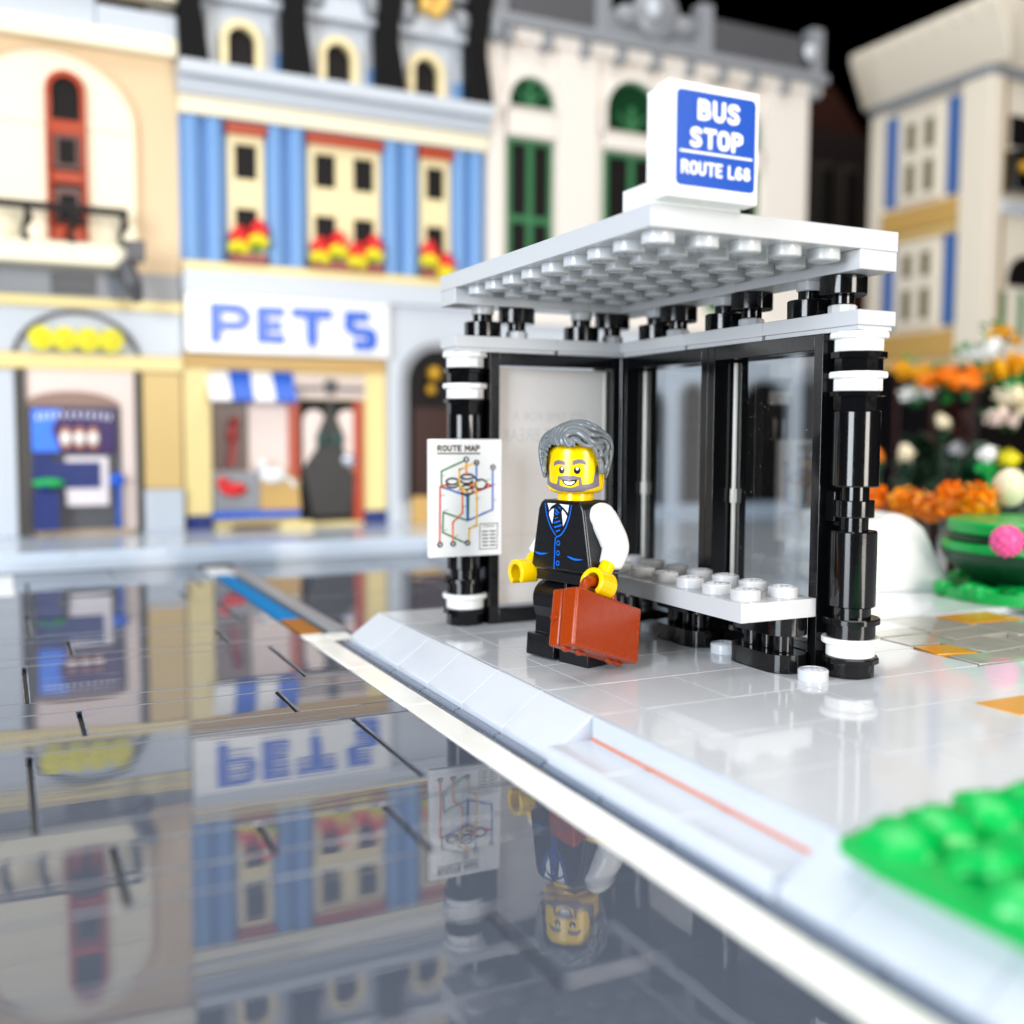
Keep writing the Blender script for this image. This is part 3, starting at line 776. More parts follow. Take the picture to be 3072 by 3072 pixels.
decal('beard', print_grey, [[(505,930),(512,1265),(560,1310),(640,1352),(700,1378),(900,1388),(1090,1382),(1200,1345),(1368,1290),(1358,1120),(1335,950),(1318,960),(1285,1090),(1262,1225),(1195,1255),(1085,1260),(1068,1140),(1010,1132),(945,1116),(880,1126),(830,1114),(760,1128),(695,1132),(688,1200),(672,1258),(600,1245),(556,1215),(532,1050),(520,930)]], 0,
      [[(722,1188),(1028,1188),(1032,1272),(960,1300),(880,1312),(800,1300),(722,1276)]])
decal('eyebrow', print_grey, [[(622,975),(628,900),(680,870),(760,872),(810,898),(806,952),(760,938),(690,938),(648,952)]], 0)
decal('eyebrow', print_grey, [[(930,952),(926,880),(1000,852),(1080,854),(1134,886),(1156,950),(1090,924),(1020,922),(965,938)]], 0)
decal('eye', print_black, [ov(757,1026,46,60)], 0); decal('eye', print_black, [ov(1003,1030,53,60)], 0)
decal('eye_glint', print_white, [ov(760,1000,20,26)], 1, step=.006); decal('eye_glint', print_white, [ov(1003,1004,24,26)], 1, step=.006)
decal('mouth', print_black, [[(748,1176),(880,1192),(1012,1176),(992,1222),(960,1258),(915,1282),(860,1286),(810,1268),(772,1228)]], 0)
decal('teeth', print_white, [[(786,1206),(880,1216),(972,1206),(950,1240),(912,1262),(860,1266),(818,1248)]], 1, step=.006)

# hair: thick moulded locks fused into one cap
HC = Vector((0,.03,4.72)); RX, RY, RZz = .79, .81, .61
VA = math.radians(12.5); vr = Vector((math.cos(VA), math.sin(VA), 0)); vd = Vector((math.sin(VA), -math.cos(VA), 0))
def hp(X, Y, lift=0.0):
    """a point seen at (X, Y) in the portrait, on the front of the hair shell"""
    a = (X-980)*KK; z = 3.76+(1415-Y)*KK - HC.z
    k = 1+lift; lim = math.sqrt((a/(RX*k))**2+(max(z,-.0)/(RZz*k))**2)
    f = 1/lim*.995 if lim > .995 else 1; a2 = a*f; z2 = z*f
    dep = math.sqrt(max(0, 1-(a2/(RX*k))**2-(max(z2,0)/(RZz*k))**2))*RY*k
    return Vector((HC.x,HC.y,HC.z+ z)) + vr*a + vd*dep
q = MB()
# crown shell
n, m_ = 48, 14; vs = []; fs = []
for k in range(m_+1):
    el = math.radians(-8+98*k/m_)
    for i in range(n):
        t = 2*PI*i/n; x = math.sin(t); y = -math.cos(t)
        vs.append((RX*.965*math.cos(el)*x, HC.y+RY*.965*math.cos(el)*y, HC.z+RZz*.965*math.sin(el)))
vs.append((0,HC.y,HC.z-.05))
for k in range(m_):
    for i in range(n): fs.append((k*n+i,k*n+(i+1)%n,(k+1)*n+(i+1)%n,(k+1)*n+i))
for i in range(n): fs.append((len(vs)-1,(i+1)%n,i))
fs.append(tuple(range(m_*n,(m_+1)*n)))
q2 = MB()
# shell: cut away the forehead by starting the front higher
def shell_low(az):   # lower edge height by azimuth from the front (degrees)
    a = abs(az)
    for (a0,z0),(a1,z1) in zip([(0,4.90),(30,4.90),(48,4.84),(60,4.56),(66,4.24),(84,4.20),(100,4.30),(112,4.08),(140,3.98),(180,3.95)],[(30,4.90),(48,4.84),(60,4.50),(66,4.24),(84,4.20),(100,4.30),(112,4.08),(140,3.98),(180,3.95),(181,3.95)]):
        if a0 <= a <= a1: return z0+(z1-z0)*(a-a0)/(a1-a0)
    return 4.9
vs = []; fs = []; n = 96; K = 16
for k in range(K+1):
    for i in range(n):
        az = 360*i/n; az = az-360 if az > 180 else az; t = math.radians(az); zl = shell_low(az)
        u = k/K; el = (PI/2)*u
        # from the lower edge up to the crown
        z = zl + (HC.z+RZz*.965-zl)*math.sin(el)**.9 if u > 0 else zl
        ze = max(0, min(1, (z-HC.z)/(RZz*.965))) if z > HC.z else 0
        rr = math.sqrt(max(0,1-ze*ze)); low = max(0, HC.z-z)
        tap = 1-.10*low
        vs.append((RX*.965*tap*rr*math.sin(t), HC.y-RY*.965*tap*rr*math.cos(t), z))
o_n = len(vs)
for k in range(K+1):
    for i in range(n):
        x, y, z = vs[k*n+i]; az = 360*i/n; az = az-360 if az > 180 else az; t = math.radians(az)
        zi = min(z, 4.86); r = .652
        u = k/K; rr = r*math.cos(PI/2*u)**.35 if z > 4.6 else r
        vs.append((rr*math.sin(t), -rr*math.cos(t), zi))
for k in range(K):
    for i in range(n):
        j = (i+1)%n
        fs.append((k*n+i,k*n+j,(k+1)*n+j,(k+1)*n+i)); fs.append((o_n+k*n+j,o_n+k*n+i,o_n+(k+1)*n+i,o_n+(k+1)*n+j))
for i in range(n):
    j = (i+1)%n; fs.append((j,i,o_n+i,o_n+j))
fs.append(tuple(K*n+i for i in range(n))); fs.append(tuple(reversed([o_n+K*n+i for i in range(n)])))
q2.add(vs, fs)
def lock(pts, r, lift=.0): 
    q2.tube([hp(X, Y-(34 if 500 < X < 1260 and Y > 540 else 0), lift) for X,Y in pts], r, 12)
# locks traced over the front, left to right
lock([(880,690),(820,600),(800,500),(870,430),(990,420),(1090,470),(1160,560),(1240,610),(1320,590),(1420,570)], [.03,.06,.075,.08,.08,.08,.075,.07,.06,.03], .06)
lock([(900,660),(880,590),(930,560),(1010,590),(1070,640),(1160,670),(1240,690)], [.03,.05,.06,.06,.05,.04,.03], .05)
lock([(760,660),(740,540),(780,430),(880,360),(1000,350),(1110,390),(1200,450),(1300,470),(1400,460)], [.03,.06,.07,.075,.075,.075,.07,.06,.03], .05)
lock([(720,600),(700,480),(760,370),(880,300),(1020,290),(1150,330),(1280,370),(1400,400)], [.03,.055,.065,.07,.07,.065,.06,.03], .05)
lock([(660,560),(650,450),(720,350),(840,275),(980,250),(1120,260),(1260,310),(1380,360)], [.03,.05,.06,.06,.065,.065,.06,.04], .04)
lock([(600,600),(590,480),(640,390),(740,310),(860,260)], [.03,.05,.055,.055,.03], .05)
lock([(700,670),(650,600),(640,520),(680,440)], [.03,.05,.05,.03], .05)
lock([(640,650),(580,600),(545,530),(570,460),(630,400)], [.03,.05,.05,.05,.03], .05)
lock([(590,640),(520,600),(480,550),(490,500),(560,440)], [.03,.05,.05,.045,.03], .05)
lock([(560,680),(500,620),(430,600),(400,580)], [.035,.05,.05,.03], .03)
lock([(520,740),(480,680),(430,660),(400,690)], [.03,.045,.05,.04], .02)
lock([(500,800),(470,740),(430,740),(420,800)], [.03,.04,.045,.04], .0)
lock([(490,880),(460,820),(430,830),(430,900)], [.03,.04,.04,.035], .0)
lock([(470,880),(450,960),(455,1040),(475,1085)], [.05,.06,.06,.035], .0)
lock([(1180,680),(1250,690),(1300,740),(1330,820)], [.03,.045,.05,.04], .02)
lock([(1250,640),(1320,640),(1370,690),(1380,760),(1350,820)], [.03,.05,.05,.05,.03], .03)
lock([(1330,560),(1420,560),(1480,620),(1480,700),(1430,740)], [.04,.055,.055,.05,.03], .03)
lock([(1380,470),(1470,510),(1540,590),(1550,690)], [.04,.055,.055,.04], .03)
lock([(1340,400),(1430,430),(1500,500),(1560,590)], [.04,.055,.055,.04], .02)
lock([(1350,860),(1380,900),(1390,1000),(1400,1080)], [.05,.06,.07,.05], .0)
lock([(1430,780),(1470,880),(1450,980),(1430,1080)], [.05,.065,.065,.04], .0)
lock([(1540,700),(1530,850),(1500,1000),(1480,1120)], [.05,.06,.05,.03], .0)
lock([(1330,800),(1400,790),(1460,760),(1520,760)], [.03,.045,.045,.03], .03)
lock([(850,700),(810,640),(790,560)], [.035,.045,.03], .03)
lock([(960,685),(930,620),(960,600)], [.025,.04,.03], .03)
# back of the head
for k in range(13):
    a = math.radians(95+k*14.5); rr = random.uniform(.03,.05)
    pts = [];
    for j in range(6):
        el = math.radians(70-22*j) if j < 4 else 0
        z = [5.28,5.18,5.0,4.75,4.4,4.1][j]; s_ = [.25,.5,.74,.83,.80,.74][j]
        aa = a+.10*j
        pts.append((math.sin(aa)*s_*.95, .03-math.cos(aa)*s_*.98, z))
    q2.tube(pts, [.03,.055,.065,.065,.06,.03], 10)
hair = q2.build('hair', hair_pl, head, angle=80)
rm_ = hair.modifiers.new('fuse', 'REMESH'); rm_.mode = 'VOXEL'; rm_.voxel_size = .016; rm_.use_smooth_shade = True
sm = hair.modifiers.new('smooth', 'SMOOTH'); sm.factor = .5; sm.iterations = 3

# ------------------------------------------------------------------ suitcase
hand_w = Vector(FIG) + Matrix.Rotation(math.radians(-76),3,'Z') @ LH
cc = hand_w - e2*.93
case = thing('suitcase', 'reddish brown toy suitcase hanging from the figure\'s left hand', 'suitcase')
Mx = Matrix((tuple(e1)+(0,), tuple(-e3)+(0,), tuple(e2)+(0,), (0,0,0,1))).transposed(); Mx.translation = cc
case.matrix_world = Mx
q = MB(); q.box(-1.12,1.12,-.36,.035,-.61,.61); q.build('body', brown_pl, case, bevel=.06, seg=4)
q = MB(); q.box(-1.11,1.11,.03,.33,-.60,.60); q.build('lid', brown_pl, case, bevel=.06, seg=4)
q = MB(); q.tube([(-.5,0,.58),(-.49,0,.74),(-.40,0,.88),(-.22,0,.93),(0,0,.935),(.22,0,.93),(.40,0,.88),(.49,0,.74),(.5,0,.58)], [.11,.10,.12,.13,.13,.13,.12,.10,.11], 16); q.build('handle', brown_pl, case, angle=70)
for x0 in (-.95,-.52,.52,.8):
    q = MB(); q.tube([(x0-.1,-.02,-.615),(x0,-.02,-.635),(x0+.14,-.02,-.615)], [.05,.07,.05], 12); q.build('hinge', brown_pl, case, angle=70)
q = MB(); q.tube([(-.5,-.02,-.60),(.55,-.02,-.60)], .03, 10); q.build('hinge_rod', brown_pl, case, angle=70)
q = MB(); q.lathe([(.075,0),(.085,.03),(.06,.05),(.045,.02)], (-1.165,.2,-.0), 20, 'x'); q.build('injection_mark', brown_pl, case, angle=50)
# ------------------------------------------------------------------ street behind (front walls on y = FY, looking towards -y)
FY = 40.0
def slab(name, m, parent, x0, x1, z0, z1, out=.0, back=.3, bevel=.04):
    q = MB(); q.box(x0,x1,FY-out,FY+back,z0,z1); return q.build(name, m, parent, bevel=bevel)
def arch_pts(x0, x1, z0, zs, n=16):
    """outline of an opening with a round head springing at zs"""
    r = (x1-x0)/2; cx = (x0+x1)/2
    return [(x0,z0),(x1,z0)] + [(cx+r*math.cos(PI*i/n), zs+r*math.sin(PI*i/n)) for i in range(n+1)]
def arch_window(parent, x0, x1, z0, zs, w, fm, pm=None, out=.25, grid=None, name='window', yb=None):
    o_ = arch_pts(x0-w,x1+w,z0-.0,zs); i_ = arch_pts(x0,x1,z0+.001,zs)
    q = MB(); q.ring(o_, i_, FY-out, FY+.2, 'y')
    o = q.build(name+'_frame', fm, parent, bevel=.03)
    q = MB(); q.prism(i_, FY-.03, FY+.1, 'y'); q.build('pane', pm or dark_pane, o)
    return o
def rect_window(parent, x0, x1, z0, z1, w, fm, pm=None, cols=1, rows=2, out=.3, mull=.35, wz=None, mz=None):
    wz = wz or w; mz = mz or mull
    q = MB(); pw = (x1-x0-2*w-(cols-1)*mull)/cols; ph = (z1-z0-2*wz-(rows-1)*mz)/rows
    q.box(x0,x1,FY-out,FY+.1,z0,z0+wz); q.box(x0,x1,FY-out,FY+.1,z1-wz,z1)
    q.box(x0,x0+w,FY-out,FY+.1,z0+wz,z1-wz); q.box(x1-w,x1,FY-out,FY+.1,z0+wz,z1-wz)
    for c in range(1,cols): xx = x0+w+c*pw+(c-1)*mull; q.box(xx,xx+mull,FY-out+.003,FY+.1,z0+wz,z1-wz)
    for r in range(1,rows): zz = z0+wz+r*ph+(r-1)*mz; q.box(x0+w,x1-w,FY-out+.006,FY+.1,zz,zz+mz)
    o = q.build('window_frame', fm, parent, bevel=.03)
    for c in range(cols):
        for r in range(rows):
            xa = x0+w+c*(pw+mull); za = z0+wz+r*(ph+mz)
            q = MB(); q.box(xa,xa+pw,FY-.04,FY+.05,za,za+ph); q.build('pane', pm or dark_pane, o)
    return o
def flat_text(name, body, x0, x1, z0, z1, y, m, parent, weight=.06, depth=.05):
    q = MB(); letters(q, body, x1-x0, z1-z0, face_y(y)(x0, z0), weight, 1.0, depth, 4); return q.build(name, m, parent)

# ---- pet shop
pet = thing('pet_shop', 'blue and pale yellow toy shop with a white PETS sign', 'shop', (6,FY,0)); P0 = pet
def mk(parent):  # parts are modelled in world coordinates, so cancel the parent's offset
    return Matrix.Translation(-parent.location)
def shift(parent):
    for o in parent.children:
        o.data.transform(mk(parent)) 
        for c in o.children: c.data.transform(mk(parent))
for (m_, x0,x1,z0,z1) in ((shop_yellow,-2.1,14.8,0,13.4),(blue_wall,-2.1,14.8,13.4,22.2)):
    q = MB(); q.box(x0,x1,FY,FY+12,z0,z1); q.build('wall', m_, pet)
slab('base_course', navy_pl, pet, -2.1,-.75,-.02,.75,.25); slab('base_course', navy_pl, pet, 7.5,9.9,-.02,.75,.25)
slab('pilaster', shop_yellow, pet, -2.1,-.75,.75,9.1,.2); slab('pilaster', shop_yellow, pet, 7.6,8.75,.75,9.1,.2)
slab('fascia', band_tan, pet, -2.1,8.75,8.35,9.1,.28)
# shop window
q = MB(); q.box(-.7,3.7,FY-.02,FY+.1,.6,8.3); sw = q.build('shop_window', pinkish, pet)
q = MB(); q.box(-.7,1.15,FY-.12,FY-.03,3.05,6.75); q.build('dark_pane', mat('display_plastic', rgb(92,70,62), .3), sw)
q = MB(); q.box(-.7,1.65,FY-.5,FY-.02,.95,3.0); q.build('counter', mid_grey, sw, bevel=.04)
q = MB(); q.prism([(1.67,.95),(3.85,.95),(3.75,2.2),(3.2,3.0),(1.67,2.6)],FY-.5,FY-.02,'y'); q.build('counter', band_tan, sw, bevel=.04)
q = MB(); q.box(-.8,3.8,FY-.55,FY-.02,.55,.94); q.build('sill', blue_pl, sw, bevel=.04)
q = MB(); q.box(3.3,3.85,FY-.2,FY-.02,2.6,6.75); q.build('post', redbrown, sw)
for k in range(4):
    q = MB(); x = -.95+1.13*k
    q.prism([(FY-.02,8.3),(FY-.02,8.0),(FY-1.0,6.65),(FY-1.1,6.75)][::-1], x+.01, x+1.12, 'x'); q.build('awning_panel', blue_pl if k%2 else white_pl, pet, bevel=.02)
# door
q = MB(); q.box(3.9,7.5,FY-.02,FY+.1,.2,6.85); dr = q.build('door', dark_pane, pet)
q = MB(); q.prism(arch_pts(4.1,5.3,2.9,5.7),FY-.1,FY-.03,'y'); q.prism(arch_pts(5.95,7.2,2.9,5.7),FY-.1,FY-.03,'y'); q.build('door_pane', pinkish, dr)
q = MB(); q.prism([(4.5,.5),(6.7,.5),(6.95,2.6),(6.6,3.5),(6.25,4.3),(6.2,5.2),(5.9,5.9),(5.8,6.8),(5.35,6.8),(5.25,5.9),(4.95,5.2),(4.85,4.3),(4.45,3.7),(4.0,3.1)],FY-.3,FY-.05,'y'); q.build('dark_ornament', mat('door_dark_plastic', rgb(22,22,24), .4), dr, bevel=.06)
q = MB()
for s_ in (-.42,.42): q.ball((5.55+s_,FY-.28,4.75),.36,sc=(1,.4,1.4))
q.build('leaf_pair', mat('door_green_plastic', rgb(30,62,56), .4), dr, angle=60)
q = MB(); q.ball((6.55,FY-.35,3.6),.38,sc=(1,.5,1)); q.build('handle', steel, dr, angle=60)
q = MB(); q.box(6.9,7.45,FY-.2,FY-.02,.2,6.8); q.build('jamb', redbrown, dr)
q = MB(); q.box(3.6,7.6,FY-.18,FY-.02,6.9,8.2); tr = q.build('transom', mat('transom_plastic', rgb(215,196,184), .35), pet)
q = MB(); q.ball((5.6,FY-.25,7.55),.42,sc=(1,.5,1)); q.box(3.7,5.1,FY-.28,FY-.15,7.35,7.55); q.box(6.1,7.5,FY-.28,FY-.15,7.35,7.55); q.build('ornament', dark_grey, tr)
# sign board
q = MB(); q.box(-2.05,8.75,FY-.9,FY-.02,9.15,12.1); sb = q.build('sign_board', white_pl, pet, bevel=.05)
YS2 = FY-.9
q = MB()
def bar(x0,x1,z0,z1): q.box(x0,x1,YS2-.12,YS2-.01,z0,z1)
bar(-.85,-.3,9.65,11.65); bar(-.3,.5,11.15,11.65); bar(-.3,.5,10.3,10.75)
q.ring([(.5+.68*math.cos(a),10.975+.675*math.sin(a)) for a in [math.radians(-90+180*i/12) for i in range(13)]], [(.5+.25*math.cos(a),10.95+.25*math.sin(a)) for a in [math.radians(-90+180*i/12) for i in range(13)]], YS2-.12, YS2-.01, 'y')
q.build('letter', blue_pl, sb)
q = MB(); bar(1.5,2.05,9.7,11.6); bar(2.05,2.95,11.12,11.6); bar(2.05,2.8,10.4,10.85); bar(2.05,2.95,9.7,10.2); q.build('letter', blue_pl, sb)
q = MB(); bar(3.35,5.5,11.12,11.62); bar(4.12,4.7,9.9,11.12); q.prism([(4.12,9.9),(4.7,9.9),(4.41,9.45)][::-1],YS2-.12,YS2-.01,'y'); q.build('letter', blue_pl, sb)
q = MB(); bar(6.2,7.55,11.1,11.6); bar(6.2,6.72,10.75,11.1)
q.prism([(6.2,10.75),(6.2,10.6),(6.75,10.28),(7.35,10.28),(7.45,10.2),(7.45,10.05),(6.7,10.05),(6.7,9.55),(7.7,9.55),(8.0,9.85),(8.0,10.45),(7.7,10.75),(7.0,10.75)],YS2-.12,YS2-.01,'y'); q.build('letter', blue_pl, sb)
# right half of the ground floor
slab('stone_front', facade_grey, pet, 8.8,14.8,0,13.2,.35)
slab('column', facade_grey, pet, 8.85,9.6,0,9,.6)
FYk = FY; FY = FYk-.38
arch_window(pet, 9.9,13.6,1.3,7.9,.45,mid_grey,dark_pane,.35,name='doorway')
q = MB(); q.box(10.3,13.2,FY-.15,FY-.04,1.3,6.5); q.build('door', dark_brown, pet)
q = MB(); q.ball((11.4,FY-.5,8.4),.42); q.ball((11.2,FY-.5,7.5),.3); q.build('lantern', gold_pl, pet, angle=60)
q = MB(); q.box(10.1,12.1,FY-.5,FY-.02,0,1.5); q.build('step', band_tan, pet, bevel=.05)
FY = FYk
slab('lintel_band', facade_grey, pet, -2.1,14.8,12.15,13.3,.7); slab('lintel_band', shop_yellow, pet, -2.1,14.8,13.32,13.75,.6)
# upper floor
for (x0,x1) in ((-2.0,.15),(2.25,4.4),(8.65,10.75),(12.75,14.7)):
    q = MB(); h = (x1-x0)/2-.07
    for a in (x0, x0+h+.14):
        q.prism([(a+h/2+h/2*math.cos(t), FY+.05-.55*abs(math.sin(t))) for t in [math.radians(180+180*i/10) for i in range(11)]], 13.8, 21.0, 'z')
    q.build('pilaster', blue_wall, pet, angle=50)
for (x0,x1,c) in ((.3,2.15,1),(4.5,8.5,2),(10.85,12.65,1)):
    o = rect_window(pet, x0,x1,14.3,20.5,.36,soft_cream,cols=c,rows=2,out=.2,mull=1.0,wz=.6,mz=1.5)
    q = MB(); q.box(x0-.1,x1+.1,FY-.5,FY,20.35,20.9); q.build('window_hood', redbrown, pet, bevel=.04)
    q = MB(); q.box(x0,x1,FY-.75,FY,13.78,14.25); q.build('flower_box', mat('rose_plastic', rgb(150,60,60), .4), pet, bevel=.04)
slab('cornice', cream_wall, pet, -2.15,14.8,21.05,21.95,.6); slab('cornice', facade_grey, pet, -2.2,14.8,21.97,22.7,.9); slab('cornice', facade_grey, pet, -2.2,14.85,22.72,23.4,1.5)
# attic with dormers between black fins
q = MB(); q.box(-2.1,14.8,FY+.3,FY+11,23.4,31); q.build('attic', facade_grey, pet)
slab('attic_panel', blue_wall, pet, -2.1,14.8,23.41,24.9,-.22,.29)
for (x0,x1) in ((.35,1.75),(5.45,6.85),(10.45,11.85)):
    q = MB(); q.box(x0-1.0,x1+1.0,FY-.0,FY+.3,23.41,26.6); d = q.build('dormer', facade_grey, pet, bevel=.05)
    arch_window(d, x0,x1,23.42,25.0,.38,soft_cream,dark_pane,.45)
for (x0,x1) in ((-2.1,-.8),(3.2,4.5),(8.3,9.6),(13.6,14.8)):
    q = MB(); q.prism([(x0-.05,23.42),(x1+.15,23.42),(x1-.0,24.6),(x1-.25,26.2),(x1-.2,27.5),(x1+.2,29.5),(x1+.3,31),(x0-.2,31),(x0-.1,29)], FY-1.1, FY+.25, 'y'); q.build('roof_fin', fin_black, pet, bevel=.05)
    for s_ in (-.85,.95):
        q = MB(); q.ball((x0+.6+s_*1.15,FY-.5,27.9),.5,sc=(1,1,1.4)); q.build('finial', mid_grey, pet, angle=60)
slab('roof_edge', facade_grey, pet, -2.1,14.8,26.9,28.0,.5); slab('roof_edge', mid_grey, pet, -2.1,14.8,29.0,31.2,.6)
q = MB(); 
for k in range(5): q.ball((11.4+.55*math.cos(k*1.26),FY-.9,28.6+.5*math.sin(k*1.26)),.42)
q.build('rosette', mat('rosette_plastic', rgb(235,190,95), .35), pet, angle=60)
shift(pet)
for o in pet.children:
    for c in o.children:
        for d in c.children: d.data.transform(mk(pet))

# goods and creatures in the shop window
q = MB(); q.ball((.3,0,1.7),.36,sc=(.8,.6,1.4)); q.ball((.42,-.05,2.35),.24); q.prism([(.0,.0),(.35,.1),(.5,1.3),(.2,1.3)],-.1,.1,'y')
o = q.build('parrot', mat('parrot_plastic', rgb(150,36,34), .35), None, angle=60, loc=(0,FY-.4,3.3)); tag(o, 'dull red toy parrot behind the left pane of the pet shop', 'bird')
q = MB(); q.ball((0,0,.3),.5,sc=(1.4,.6,.7)); q.ball((-.55,0,.65),.3); o = q.build('toy_fish', red_pl, None, angle=60, loc=(.25,FY-.65,1.8)); tag(o, 'bright red toy animal on the grey counter of the pet shop', 'toy animal')
q = MB(); q.ball((0,0,.4),.55,sc=(1.3,.6,.8)); q.ball((-.55,0,.95),.32); q.tube([(.6,0,.3),(.95,0,.1),(1.2,0,-.2)],.12,10); o = q.build('toy_cat', white_pl, None, angle=60, loc=(2.3,FY-.65,2.4)); tag(o, 'white toy cat on the tan counter of the pet shop', 'toy animal')
# window-box flowers
spots = [(.7,14.5,'lower left flower','left'),(1.7,14.9,'taller right flower','left'),(4.95,14.3,'leftmost flower','middle'),(5.95,14.7,'second flower','middle'),(7.0,14.2,'third flower','middle'),(7.95,14.65,'rightmost flower','middle'),(11.2,14.6,'taller left flower','right'),(12.2,14.0,'lower right flower','right')]
f0 = None
for (x, z, which, win) in spots:
    if f0 is None:
        f0 = thing('flower', '', 'flower'); 
        q = MB()
        for (a,b,r) in ((-.28,.05,.3),(.28,.0,.3),(0,.2,.28)): q.ball((a,-.1,b),r)
        q.build('yellow_bloom', flower_yellow, f0, angle=60)
        q = MB()
        for (a,b,r) in ((-.2,.6,.3),(.25,.55,.32),(.05,.9,.3)): q.ball((a,0,b),r)
        q.build('red_bloom', red_pl, f0, angle=60)
        q = MB(); q.tube([(0,.1,-.5),(0,.1,.5)],.12,8); q.build('stem', green_pl, f0, angle=60)
        fl = f0
    else:
        fl = f0.copy(); C.objects.link(fl)
        for ch in list(f0.children):
            c = ch.copy(); C.objects.link(c); c.parent = fl
    fl.location = (x, FY-.6, z); fl['label'] = '%s, red over yellow, in the %s window box of the blue shop' % (which, win); fl['group'] = 'flowers in the window boxes of the pet shop'

# ---- tan building on the left
tan = thing('tan_building', 'tan and cream toy building with a tall brick red arched window and black balcony', 'building', (-8,FY,0))
q = MB(); q.box(-13.5,-2.12,FY,FY+12,0,24.6); q.build('wall', tan_wall, tan)
slab('cornice', cream_wall, tan, -13.5,-2.0,23.6,24.5,.7); slab('parapet', facade_grey, tan, -13.5,-5.9,24.52,26.2,.3); slab('parapet', facade_grey, tan, -5.88,-2.0,24.52,25.6,.6); slab('coping', cream_wall, tan, -13.5,-2.0,26.22,27.6,.9)
arch = [(-11.9,14.0),(-4.2,14.0)] + [(-8.05+3.85*math.cos(PI*i/24), 19.9+3.3*math.sin(PI*i/24)) for i in range(25)]
q = MB(); q.prism(arch, FY-.12, FY+.05, 'y'); q.build('arched_panel', cream_wall, tan)
q = MB(); q.ring([(-8.05+(x+8.05)*1.03, 14+(z-14)*1.02) for x, z in arch], arch, FY-.3, FY+.05, 'y'); q.build('arch_moulding', tan_wall, tan, bevel=.03)
slab('string_course', cream_wall, tan, -11.8,-4.25,19.75,19.95,.2)
o_ = arch_pts(-8.25,-6.45,14.3,21.4); i_ = arch_pts(-8.0,-6.7,14.31,21.35)
q = MB(); q.ring(o_, i_, FY-.45, FY, 'y'); q.box(-8.0,-6.7,FY-.42,FY,19.3,19.95); q.box(-8.0,-6.7,FY-.42,FY,17.0,17.55); q.box(-8.0,-6.7,FY-.42,FY,14.31,15.0)
wf = q.build('window_frame', redbrown, tan, bevel=.03)
q = MB(); q.prism(i_, FY-.2, FY-.1, 'y'); q.build('pane', dark_pane, wf)
sash_m = mat('sash_plastic', rgb(112,78,72), .3)
for zc in (15.1,17.7):
    q = MB(); q.box(-7.95,-6.75,FY-.34,FY-.2,zc,zc+1.7); q.build('sash', sash_m, wf, bevel=.03)
    q = MB(); q.box(-7.72,-6.95,FY-.40,FY-.34,zc+.2,zc+1.4); q.build('pane', dark_pane, wf)
# balcony
q = MB(); q.box(-13,-4.3,FY-1.6,FY,13.0,14.0); bal = q.build('balcony_floor', cream_wall, tan, bevel=.06)
q = MB(); q.box(-13,-4.75,FY-1.55,FY-1.35,15.45,15.8); q.box(-4.95,-4.75,FY-1.5,FY,15.45,15.8)
for x in (-12.6,-10.9,-9.25,-7.25,-5.0): q.tube([(x,FY-1.45,14.0),(x-.12,FY-1.45,14.5),(x+.1,FY-1.45,15.0),(x,FY-1.45,15.6)],[.22,.12,.2,.1],10)
q.tube([(-7.9,FY-1.45,14.9),(-7.25,FY-1.45,15.3),(-6.6,FY-1.45,14.9)],.12,10)
q.build('railing', mat('railing_plastic', rgb(26,22,22), .6, .3), tan, angle=60)
slab('band', mid_grey, tan, -13.5,-2.12,11.6,13.0,.15); slab('dark_panel', dark_grey, tan, -8.2,-6.2,11.75,12.75,.3)
slab('band', shop_yellow, tan, -13.5,-2.12,11.1,11.6,.35)
slab('fascia', facade_grey, tan, -13.5,-2.12,8.9,11.1,.12)
q = MB(); A1 = [(-7.1+2.95*math.cos(PI*i/24), 8.5+2.5*math.sin(PI*i/24)) for i in range(25)]; A0 = [(-7.1+2.75*math.cos(PI*i/24), 8.5+2.3*math.sin(PI*i/24)) for i in range(25)]
q.ring(A1, A0, FY-.35, FY-.1, 'y'); q.build('arch_moulding', dark_grey, tan, bevel=.02)
slab('band', shop_yellow, tan, -13.5,-2.12,8.1,8.85,.4)
# entrance
q = MB(); q.box(-9.45,-4.5,FY-.25,FY-.01,.2,8.1); en = q.build('entrance', pinkish, tan)
q = MB(); q.box(-9.9,-9.46,FY-.45,FY-.01,0,8.1); q.build('jamb', dim_grey, en)
q = MB(); q.box(-4.5,-4.2,FY-.45,FY-.01,0,8.1); q.build('jamb', dim_grey, en)
q = MB(); q.box(-9.4,-5.2,FY-.36,FY-.27,.25,6.3); q.build('interior', dark_grey, en)
q = MB(); q.prism([(-7.4+2.2*math.cos(PI*i/16), 6.3+.75*math.sin(PI*i/16)) for i in range(17)],FY-.38,FY-.26,'y'); q.build('fanlight', mat('fanlight_plastic', rgb(150,120,108), .4), en)
slab('pier', gold_pier, tan, -4.15,-2.25,2.2,8.05,.3); slab('pier_base', facade_grey, tan, -4.15,-2.25,0,2.15,.6); slab('pier', facade_grey, tan, -13.5,-9.95,0,8.0,.5)
q = MB(); q.box(-5.2,-4.6,FY-2.2,FY-.3,12.6,13.2); q.box(-4.9,-4.1,FY-2.5,FY-1.4,13.3,14.2); q.tube([(-5.0,FY-2,13.2),(-4.7,FY-2.1,12.2),(-4.4,FY-1.9,11.4)],[.35,.5,.25],10); q.build('wall_lamp', dark_grey, tan, angle=50)
shift(tan)
